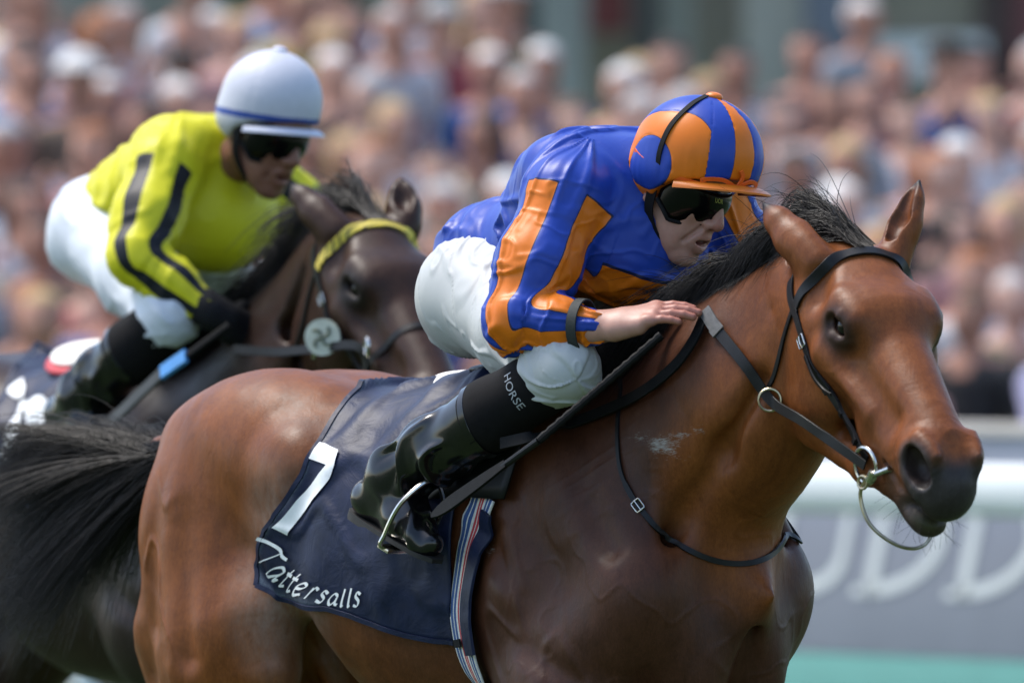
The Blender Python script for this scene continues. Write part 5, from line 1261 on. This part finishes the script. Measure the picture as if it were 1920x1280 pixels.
if True:
    J2 = dict(curl=dict(r=(.9, 1.0, .6), l=(.9, 1.0, .6)), pelvis=_q(225, 432, 0), waist=_q(255, 405, 0), mid=_q(320, 372, 0), hem=_q(238, 420, 0), hump=_q(335, 275, -.09), chest=_q(385, 352, 0),
        sh_r=_q(305, 318, -.175), el_r=_q(255, 482, -.31), wr_r=_q(410, 594, -.19), cuff_r=_q(398, 586, -.20), tip_r=_q(498, 632, -.07), lat_r=V(.2, -.8, -.45),
        sh_l=_q(480, 335, .175), el_l=_q(575, 420, .30), wr_l=_q(545, 560, .16), cuff_l=_q(545, 550, .165), tip_l=_q(575, 620, .08), lat_l=V(.2, .8, -.45),
        hip_r=_q(190, 432, -.085), hip_l=_q(275, 432, .085), kn_r=_q(318, 592, -.255), kn_l=_q(470, 570, .265), an_r=_q(155, 745, -.325), an_l=_q(340, 745, .325),
        heel_r=_q(95, 790, -.325), heel_l=_q(300, 790, .325), toe_r=_q(205, 862, -.335), toe_l=_q(410, 862, .335), head=_q(497, 246, .02), look=(.90, .15, -.38), up=(.36, .10, .92))
    STYLE2 = dict(skin=M['skin_tan'], silk=silk('yellow_and_black_satin', [(0, YEL), (.5, BLK)], rough=.5), silk_label='bright yellow silks with black stripes down the sleeves', stripe=stripes2, stripe_ref=V(.80, -.60, .0), armband=False, cut=.10,
        disc=None, breeches=simple('pale_racing_breeches', (.56, .59, .64), .6, .05, 20), breeches_label='white racing breeches', rimph=.6, cap_r=(.121, .108, .114), cap_c=(.008, 0, .070), cap_tilt=math.radians(14), peak_z=-.052, cap=cap2,
        capmat=silk('white_cap_cover', [(0, (.47, .48, .54)), (.5, (.03, .07, .30))], rough=.5), peak=.034, peak_drop=.010, peakmat=simple('white_peak', (.52, .53, .60), .45, .05), button=(.05, 0, 1.0))
    jockey2, G2 = make_jockey(J2, HORSE2, STYLE2, 'jockey in bright yellow silks and white cap riding the dark brown horse', 2.6)
    for sd in 'rl':
        s = Sculpt(); d = norm(J2['tip_'+sd]-J2['wr_'+sd]); lat = norm(J2['lat_'+sd]-d*(J2['lat_'+sd]@d)); R = np.stack([d, lat, np.cross(d, lat)*(1 if sd == 'r' else -1)], 1)
        if R[2, 2] < 0: R[:, 2] *= -1
        s.cap(J2['cuff_'+sd]+(J2['el_'+sd]-J2['cuff_'+sd])*.10, J2['wr_'+sd]+d*.02, .043, .038, .02); hand_ops(s, J2['wr_'+sd]+d*.02, R, sd, (.9, 1.0, .6), scale=1.16); Vt, F = s.mesh(.007); go = obj('glove', mesh_np('glove', Vt, F, [M['black_cloth']]), jockey2)
        if sd == 'r':
            c = (J2['cuff_r']+J2['wr_r'])/2+V(0, -.036, .022); a = MB(); a.box(c, frame_from(J2['wr_r']-J2['cuff_r'], V(0, -.7, .7)), (.03, .03, .008), bev=.5); a.build('gold_badge', simple('gold_print', (.42, .26, .05), .4), go)
# ------------------------------------------------------------------ rail, board, terraces, crowd, stand
KPX = 1920*LENS/36
def wpt(px, py, d): return V((px-960)/KPX*d, d-CAM_D, CAM_Z-(py-640)/KPX*d)
if True:
    RD = norm(V(.616, -.788, 0)); RN = V(RD[1], -RD[0], 0); RN = RN*(1 if RN[1] > 0 else -1)     # along the rail / away from the course
    R0 = V(1.322, 12.72, 0)
    white_pl = simple('white_rail_plastic', (.70, .72, .70), .4, .06, 4, .1, 60)
    rail = thing('running_rail', 'white plastic running rail behind the horses', 'rail', loc=tuple(R0))
    m = MB(); pr = [(.035*math.sin(a), 1.135+.085*math.cos(a)) for a in np.linspace(0, 2*math.pi, 17)[:-1]]; vv = []; N_ = 41
    for i in range(N_):
        t = -16+i*1.0
        for a, z in pr: vv.append(RD*(-t)+RN*a+V(0, 0, z))
    m.add(vv, [(i*16+k, i*16+(k+1) % 16, i*16+16+(k+1) % 16, i*16+16+k) for i in range(N_-1) for k in range(16)]+[tuple(range(16))[::-1], tuple((N_-1)*16+k for k in range(16))]); m.build('rail_tube', white_pl, rail)
    for t in (-9, -5.5, -2, 1.5, 5.0, 8.5, 12, 15.5):
        c = RD*(-t)+RN*.05; m = MB(); m.tube(spline([c+V(0, 0, 1.1), c+RN*.10+V(0, 0, .85), c+RN*.12, c+RN*.12+V(0, 0, -.02)], 14), .045, 12); m.build('post', white_pl, rail)
    board = thing('advertising_board', 'grey advertising board with large white slanted letters behind the rail', 'board', loc=tuple(R0+RN*.95))
    Rb = np.stack([RD, RN, V(0, 0, 1)], 1)
    m = MB(); m.box(RD*3.0+V(0, 0, .915), Rb, (9.6, .03, .77), bev=.05); m.build('panel', simple('grey_board_print', (.25, .26, .31), .5, .06, 3), board)
    m = MB(); m.box(RD*3.0+V(0, 0, .345)-RN*.002, Rb, (9.6, .03, .36), bev=.05); m.build('lower_band', simple('teal_board_print', (.12, .33, .29), .5, .06, 3), board)
    m = MB(); m.box(RD*3.0+V(0, 0, 1.325), Rb, (9.6, .07, .045), bev=.3); m.build('top_cap', simple('pale_timber_cap', (.52, .47, .42), .6, .08, 6), board)
    for i in range(8): m = MB(); m.box(RD*(-1.6+1.3*i)+RN*.05+V(0, 0, .55), Rb, (.05, .05, 1.1)); m.build('support', simple('board_frame', (.10, .10, .10), .6), board)
    lt = M['print_white']
    def bletter(kind, x0, w, h, z0):
        """heavy italic capitals, drawn as outlines on the panel"""
        o = MB(); th = .062; sh = .30
        def poly(pts): o.add([RD*(x+ (z)*sh)+V(0, 0, z0+z)-RN*.019 for x, z in pts], [tuple(range(len(pts)))])
        def arc(cx, cz, rx, rz, a0, a1, n=12, tx=th, tz=th*.8):
            A = np.radians(np.linspace(a0, a1, n))
            for i in range(n-1): poly([(cx+rx*math.cos(A[i]), cz+rz*math.sin(A[i])), (cx+rx*math.cos(A[i+1]), cz+rz*math.sin(A[i+1])), (cx+(rx-tx)*math.cos(A[i+1]), cz+(rz-tz)*math.sin(A[i+1])), (cx+(rx-tx)*math.cos(A[i]), cz+(rz-tz)*math.sin(A[i]))])
        if kind == 'U':
            poly([(x0, .12), (x0+th, .12), (x0+th, h), (x0, h)]); poly([(x0+w-th*.8, .12), (x0+w, .12), (x0+w, h), (x0+w-th*.8, h)]); arc(x0+w/2, .12, w/2, .12, 180, 360)
        elif kind == 'D':
            poly([(x0+.03, 0), (x0+.03+th, 0), (x0+.03+th, h), (x0+.03, h)]); poly([(x0-.03, 0), (x0+.10, 0), (x0+.10, .03), (x0-.03, .03)]); poly([(x0-.03, h-.03), (x0+.10, h-.03), (x0+.10, h), (x0-.03, h)]); arc(x0+.06, h/2, w-.06, h/2, -90, 90, 18, tx=th*1.05, tz=.045)
        elif kind == 'L':
            poly([(x0+.03, 0), (x0+.03+th, 0), (x0+.03+th, h), (x0+.03, h)]); poly([(x0-.03, 0), (x0+w, 0), (x0+w+.02, .10), (x0+w-.03, .10), (x0+w-.06, .04), (x0-.03, .04)])
        o.build('letter', lt, board, smooth=False)
    for ch, x in (('U', -1.86), ('D', -1.36), ('D', -.86), ('L', -.36)):
        bletter(ch, x, .40 if ch == 'U' else .42, .42, .735)
    # terraces
    TY, TD, TR = 20.4, .75, .14
    ter = MB(); vv = []; pts = [(TY-.6, 0.0)]
    for k in range(16): y0 = TY+k*TD; z = TR*(k+1); pts += [(y0, z-TR), (y0, z)]
    pts += [(TY+16*TD+2, pts[-1][1]), (TY+16*TD+2, -.05), (TY-.6, -.05)]
    for x in (-9, 9): vv += [(x, y, z) for y, z in pts]
    n = len(pts); ter.add(vv, [(i, (i+1) % n, n+(i+1) % n, n+i) for i in range(n)]+[tuple(range(n))[::-1], tuple(range(n, 2*n))]); to = ter.build('terrace', simple('concrete_steps', (.28, .27, .25), .85, .15, 3, .3, 40), None, smooth=False); to['kind'] = 'structure'
    # spectators: a few body shapes, shared meshes, own clothes
    def person_mesh(kind, seed):
        s = Sculpt(); rg = np.random.default_rng(seed); w = rg.uniform(.92, 1.1); sk = {}
        s.cap((0, 0, 1.52), (0, .01, 1.44), .055, .06, .03); s.ell((0, -.01, 1.64), (.078, .098, .118), .02); s.ell((0, -.10, 1.62), (.018, .025, .03), .02)
        s.cap((-.15*w, .02, 1.40), (.15*w, .02, 1.40), .075, .075, .06); s.cap((0, .02, 1.34), (0, .02, .98), .15*w, .135*w, .08, flat=((0, 1, 0), 1.3))
        s.cap((0, .02, .96), (0, .02, .90), .15*w, .155*w, .06, flat=((0, 1, 0), 1.25))
        for sg in (-1, 1):
            s.chain([((sg*.085, .02, .86), .085), ((sg*.095, .01, .48), .06), ((sg*.10, .03, .09), .045)], .03); s.cap((sg*.10, .03, .05), (sg*.12, -.13, .04), .042, .036, .03)
            if kind == 0: a = [((sg*.20*w, .02, 1.38), .062), ((sg*.25*w, .04, 1.10), .048), ((sg*.22*w, -.10, .88), .036)]
            elif kind == 1: a = [((sg*.20*w, .02, 1.38), .062), ((sg*.25*w, -.02, 1.12), .050), ((sg*.05, -.20, 1.16), .038)]
            elif kind == 2: a = [((sg*.20*w, .02, 1.38), .062), ((sg*.24*w, -.10, 1.20), .050), ((sg*.10, -.22, 1.46), .036)]
            else: a = [((sg*.20*w, .02, 1.38), .062), ((sg*.27*w, .0, 1.14), .048), ((sg*.20 if sg > 0 else sg*.06, -.16, 1.0 if sg > 0 else 1.30), .036)]
            s.chain(a, .03); h0 = V(*a[-1][0]); dd = norm(h0-V(*a[-2][0])); s.cap(h0, h0+dd*.10, .038, .026, .02); s.hands = getattr(s, 'hands', [])+[(h0+dd*.02, dd)]
        hat = seed % 4
        if hat == 1: s.ell((0, .015, 1.70), (.088, .108, .085), .02)
        elif hat == 2: s.ell((0, .03, 1.665), (.092, .108, .115), .02); s.cap((0, .06, 1.60), (0, .06, 1.46), .085, .06, .03)
        elif hat == 3: s.ell((0, 0, 1.735), (.095, .11, .062), .015); s.ell((0, 0, 1.712), (.165, .175, .012), .01)
        else: s.ell((0, .02, 1.685), (.084, .104, .088), .02)
        s.lo = V(-.42, -.40, -.02); s.hi = V(.42, .28, 1.84); Vt, F = s.mesh(.020)
        c = Vt[F].mean(1); x, y, z = c.T; fm = np.full(len(F), 2)              # 0 skin 1 hair/hat 2 top 3 lower
        fm[z < .95] = 3; fm[z < .10] = 4
        fm[(z > 1.46)] = 0
        if hat == 3: fm[z > 1.69] = 1
        elif hat == 2: fm[(z > 1.42) & ((y > .0+.9*np.maximum(0, 1.70-z)) | (z > 1.72) | ((np.abs(x) > .07) & (y > -.04)))] = 1
        else: fm[(z > 1.54) & ((y > .035+.35*np.maximum(0, 1.68-z)) | (z > 1.72))] = 1
        fm[(z < 1.50) & (z > 1.40) & (np.abs(x) < .05+.5*np.maximum(0, z-1.42)) & (y < -.02)] = 0
        for h0, dd in s.hands: fm[np.linalg.norm(c-h0, axis=1) < .11] = 0
        me = mesh_np('person', Vt, F, None, fmat=fm); 
        for _ in range(5): me.materials.append(M['skin'])
        return me, hat
    PM = [person_mesh(k % 4, 4*j+(k*7+j) % 4+(0 if k < 4 else 16)) for k in range(4) for j in range(3)]
    PM = [person_mesh(k, h+4*k) for k in range(4) for h in range(4)]
    def flat(name, c): return simple(name, c, .8, .12, 12)
    TOPS = {'white': (.66, .66, .68), 'pale blue': (.38, .46, .62), 'grey': (.26, .28, .31), 'navy': (.02, .025, .05), 'black': (.015, .015, .017), 'tweed brown': (.15, .105, .075), 'pink': (.55, .30, .28), 'dark red': (.24, .04, .05), 'light grey': (.45, .46, .49), 'beige': (.44, .37, .29), 'royal blue': (.05, .11, .30), 'olive': (.20, .19, .10), 'maroon': (.11, .03, .035), 'cream': (.58, .53, .44), 'mustard': (.42, .34, .10), 'lilac': (.40, .38, .55)}
    HAIR = {'dark': (.02, .014, .010), 'brown': (.08, .045, .025), 'grey': (.38, .37, .36), 'white': (.66, .64, .61), 'blond': (.38, .26, .12), 'black': (.010, .009, .009), 'ginger': (.28, .10, .035)}
    SKIN = [(.46, .25, .18), (.40, .20, .14), (.50, .30, .23), (.32, .16, .11)]
    MT = {k: flat('top_'+k.replace(' ', '_'), v) for k, v in TOPS.items()}; MH = {k: flat('hair_'+k, v) for k, v in HAIR.items()}; MS = [flat('spectator_skin_%d' % i, v) for i, v in enumerate(SKIN)]
    ML = [flat('trousers_navy', (.02, .025, .045)), flat('trousers_grey', (.14, .14, .15)), flat('trousers_beige', (.34, .28, .20)), flat('skirt_dark', (.03, .025, .03))]; MSH = flat('dark_shoes', (.02, .018, .016))
    def terr_z(y): return 0.0 if y < TY else TR*(int((y-TY)/TD)+1)
    rg = np.random.default_rng(21); used_labels = set(); HATW = {0: 'short {} hair', 1: 'full {} hair', 2: 'long {} hair', 3: '{} brimmed hat'}
    def region(px, py):
        v = 'at the top of the picture' if py < 120 else None
        if px < -60: r = 'beyond the left edge'
        elif px > 1980: r = 'beyond the right edge'
        elif px < 110: r = 'at the left edge'
        elif px < 400: r = 'above the yellow silks'
        elif px < 640: r = 'behind the white cap'
        elif px < 860: r = 'above the dark horse'
        elif px < 1180: r = 'above the blue silks'
        elif px < 1430: r = 'behind the striped cap'
        elif px < 1640: r = 'above the mane'
        elif px < 1790: r = 'behind the bay ears'
        else: r = 'at the right edge'
        return r+(' near the top' if py < 140 else ' low down' if py > 470 else '')
    def spectator(x, y, top, hair, hat, kind, rot=None):
        z = terr_z(y); me, ht = PM[kind*4+hat]; o = bpy.data.objects.new('person', me); COL.objects.link(o); o.location = (x, y, z); o.rotation_euler = (0, 0, rg.uniform(-.7, .7) if rot is None else rot); sc = rg.uniform(.94, 1.06); o.scale = (sc*rg.uniform(.95, 1.08), sc, sc)
        for i, mt in enumerate([MS[rg.integers(0, 4)], MH[hair], MT[top], ML[rg.integers(0, 4)], MSH]): o.material_slots[i].link = 'OBJECT'; o.material_slots[i].material = mt
        d = y+CAM_D; px, py = 960+KPX*x/d, 640-KPX*(z+1.62*sc-CAM_Z)/d
        lab = 'spectator in %s top, %s, %s' % (top, HATW[hat].format(hair), region(px, py))
        if lab in used_labels: return None, lab, o
        used_labels.add(lab); tag(o, lab, 'person', 'spectators on the terrace behind the rail'); return o, lab, o
    def find_y(py):
        best = min(np.arange(19.6, 33.5, .05), key=lambda y: abs(640-KPX*(terr_z(y)+1.64-CAM_Z)/(y+CAM_D)-py)); return float(best)
    spec = [(45, 425, 'white', 'dark', 2, 0), (150, 182, 'tweed brown', 'white', 3, 0), (62, 20, 'white', 'brown', 0, 1), (232, 30, 'light grey', 'grey', 0, 0), (32, 255, 'pale blue', 'dark', 0, 1), (565, 40, 'mustard', 'blond', 1, 0), (640, 120, 'navy', 'brown', 0, 1), (655, 40, 'navy', 'dark', 0, 0), (735, 60, 'light grey', 'grey', 0, 0),
            (915, 115, 'royal blue', 'white', 0, 0), (1170, 135, 'dark red', 'white', 1, 0), (1560, 185, 'grey', 'brown', 0, 0), (1700, 200, 'white', 'brown', 0, 1), (1855, 190, 'white', 'blond', 1, 1), (1795, 390, 'pink', 'dark', 2, 0), (1885, 470, 'dark red', 'blond', 2, 1), (1820, 560, 'black', 'brown', 0, 0), (1900, 590, 'olive', 'grey', 0, 0), (1720, 300, 'lilac', 'brown', 0, 0), (1470, 215, 'grey', 'dark', 0, 1), (180, 520, 'dark red', 'ginger', 0, 3), (740, 260, 'white', 'blond', 2, 1), (820, 290, 'white', 'brown', 0, 0), (700, 330, 'cream', 'ginger', 0, 0), (990, 230, 'black', 'brown', 0, 0), (1620, 30, 'grey', 'white', 0, 0), (445, 60, 'pink', 'blond', 0, 1)]
    taken = []
    for px, py, top, hair, hat, kind in spec:
        y = find_y(py); d = y+CAM_D; x = (px-960)/KPX*d; spectator(x, y, top, hair, hat, kind); taken.append((x, y))
    tk = list(TOPS); tw = np.array([.15, .09, .06, .14, .11, .10, .05, .08, .04, .03, .09, .04, .06, .03, .02, .02]); tw /= tw.sum(); hk = list(HAIR)
    for k in range(16):
        y = TY+(k-.45)*TD
        d = y+CAM_D; half = 1350/KPX*d; x = -half+rg.uniform(0, .4)
        while x < half:
            yy = y+rg.uniform(-.25, .25); x += rg.uniform(.28, .46)
            px = 960+KPX*x/d
            if k > 13 or (k > 10 and px > 980): continue
            if min((abs(x-a)/.31)**2+((yy-b)/.5)**2 for a, b in taken) < 1: continue
            for tr in range(40):
                top = tk[rg.choice(len(tk), p=tw)]; hair = hk[rg.integers(0, len(hk))]; hat = int(rg.choice(4, p=[.46, .22, .22, .10])); kind = int(rg.integers(0, 4))
                if hat == 3: hair = str(rg.choice(['white', 'grey', 'black', 'blond']))
                o, lab, raw = spectator(x, yy, top, hair, hat, kind)
                if o is not None: break
                bpy.data.objects.remove(raw)
            taken.append((x, yy))
    # the stand behind: wall, columns, doors, seen only as soft blocks of colour
    st_ = thing('grandstand', 'grey stand with columns and pale wall panels beyond the crowd', 'building', loc=(0, 50, 0))
    def blk(name, px0, px1, py0, py1, col, dz=0.0, d=67.5, th=.3, up=False):
        a, b = wpt(px0, py1, d+dz), wpt(px1, py0, d+dz); z1 = b[2] if not up else 7.0
        m = MB(); m.box(((a[0]+b[0])/2, a[1]-50+th/2, (a[2]+z1)/2), None, (b[0]-a[0], th, z1-a[2]), bev=.05); m.build(name, simple('stand_'+name, col, .7, .1, 2), st_, smooth=False)
    m = MB(); m.box((0, .9, 3.5), None, (40, .4, 7.0), bev=.02); m.build('wall', simple('stand_wall', (.28, .27, .23), .8, .15, .8), st_, smooth=False)
    for nm, a, b, c_, d_, col, dz, up in [('column', 1510, 1600, -10, 260, (.13, .14, .17), -.9, True), ('column', 975, 1008, -10, 300, (.02, .022, .02), -1.0, True), ('column', 1190, 1236, -10, 300, (.035, .035, .032), -.8, True), ('pale_panel', 1010, 1100, -10, 300, (.34, .35, .31), -.35, True), ('pale_panel', 1240, 1300, -10, 300, (.30, .30, .25), -.3, True), ('pale_panel', 1395, 1505, -10, 300, (.42, .40, .34), -.3, True),
            ('red_panel', 1105, 1180, -10, 60, (.18, .04, .035), -.4, True), ('green_hedge_panel', 420, 640, -10, 40, (.045, .075, .045), -.3, True), ('olive_panel', 1640, 1830, -10, 70, (.22, .20, .14), -.3, True), ('white_canopy', 1630, 1850, 70, 150, (.62, .63, .62), -.7, False), ('brown_door', 1838, 1895, -10, 260, (.055, .03, .025), -.5, True), ('red_panel', 1896, 1990, -10, 260, (.16, .05, .05), -.4, True), ('green_hedge_panel', 760, 960, -10, 60, (.09, .10, .07), -.3, True)]:
        blk(nm, a, b, c_, d_, col, dz, 67.5, .3, up)
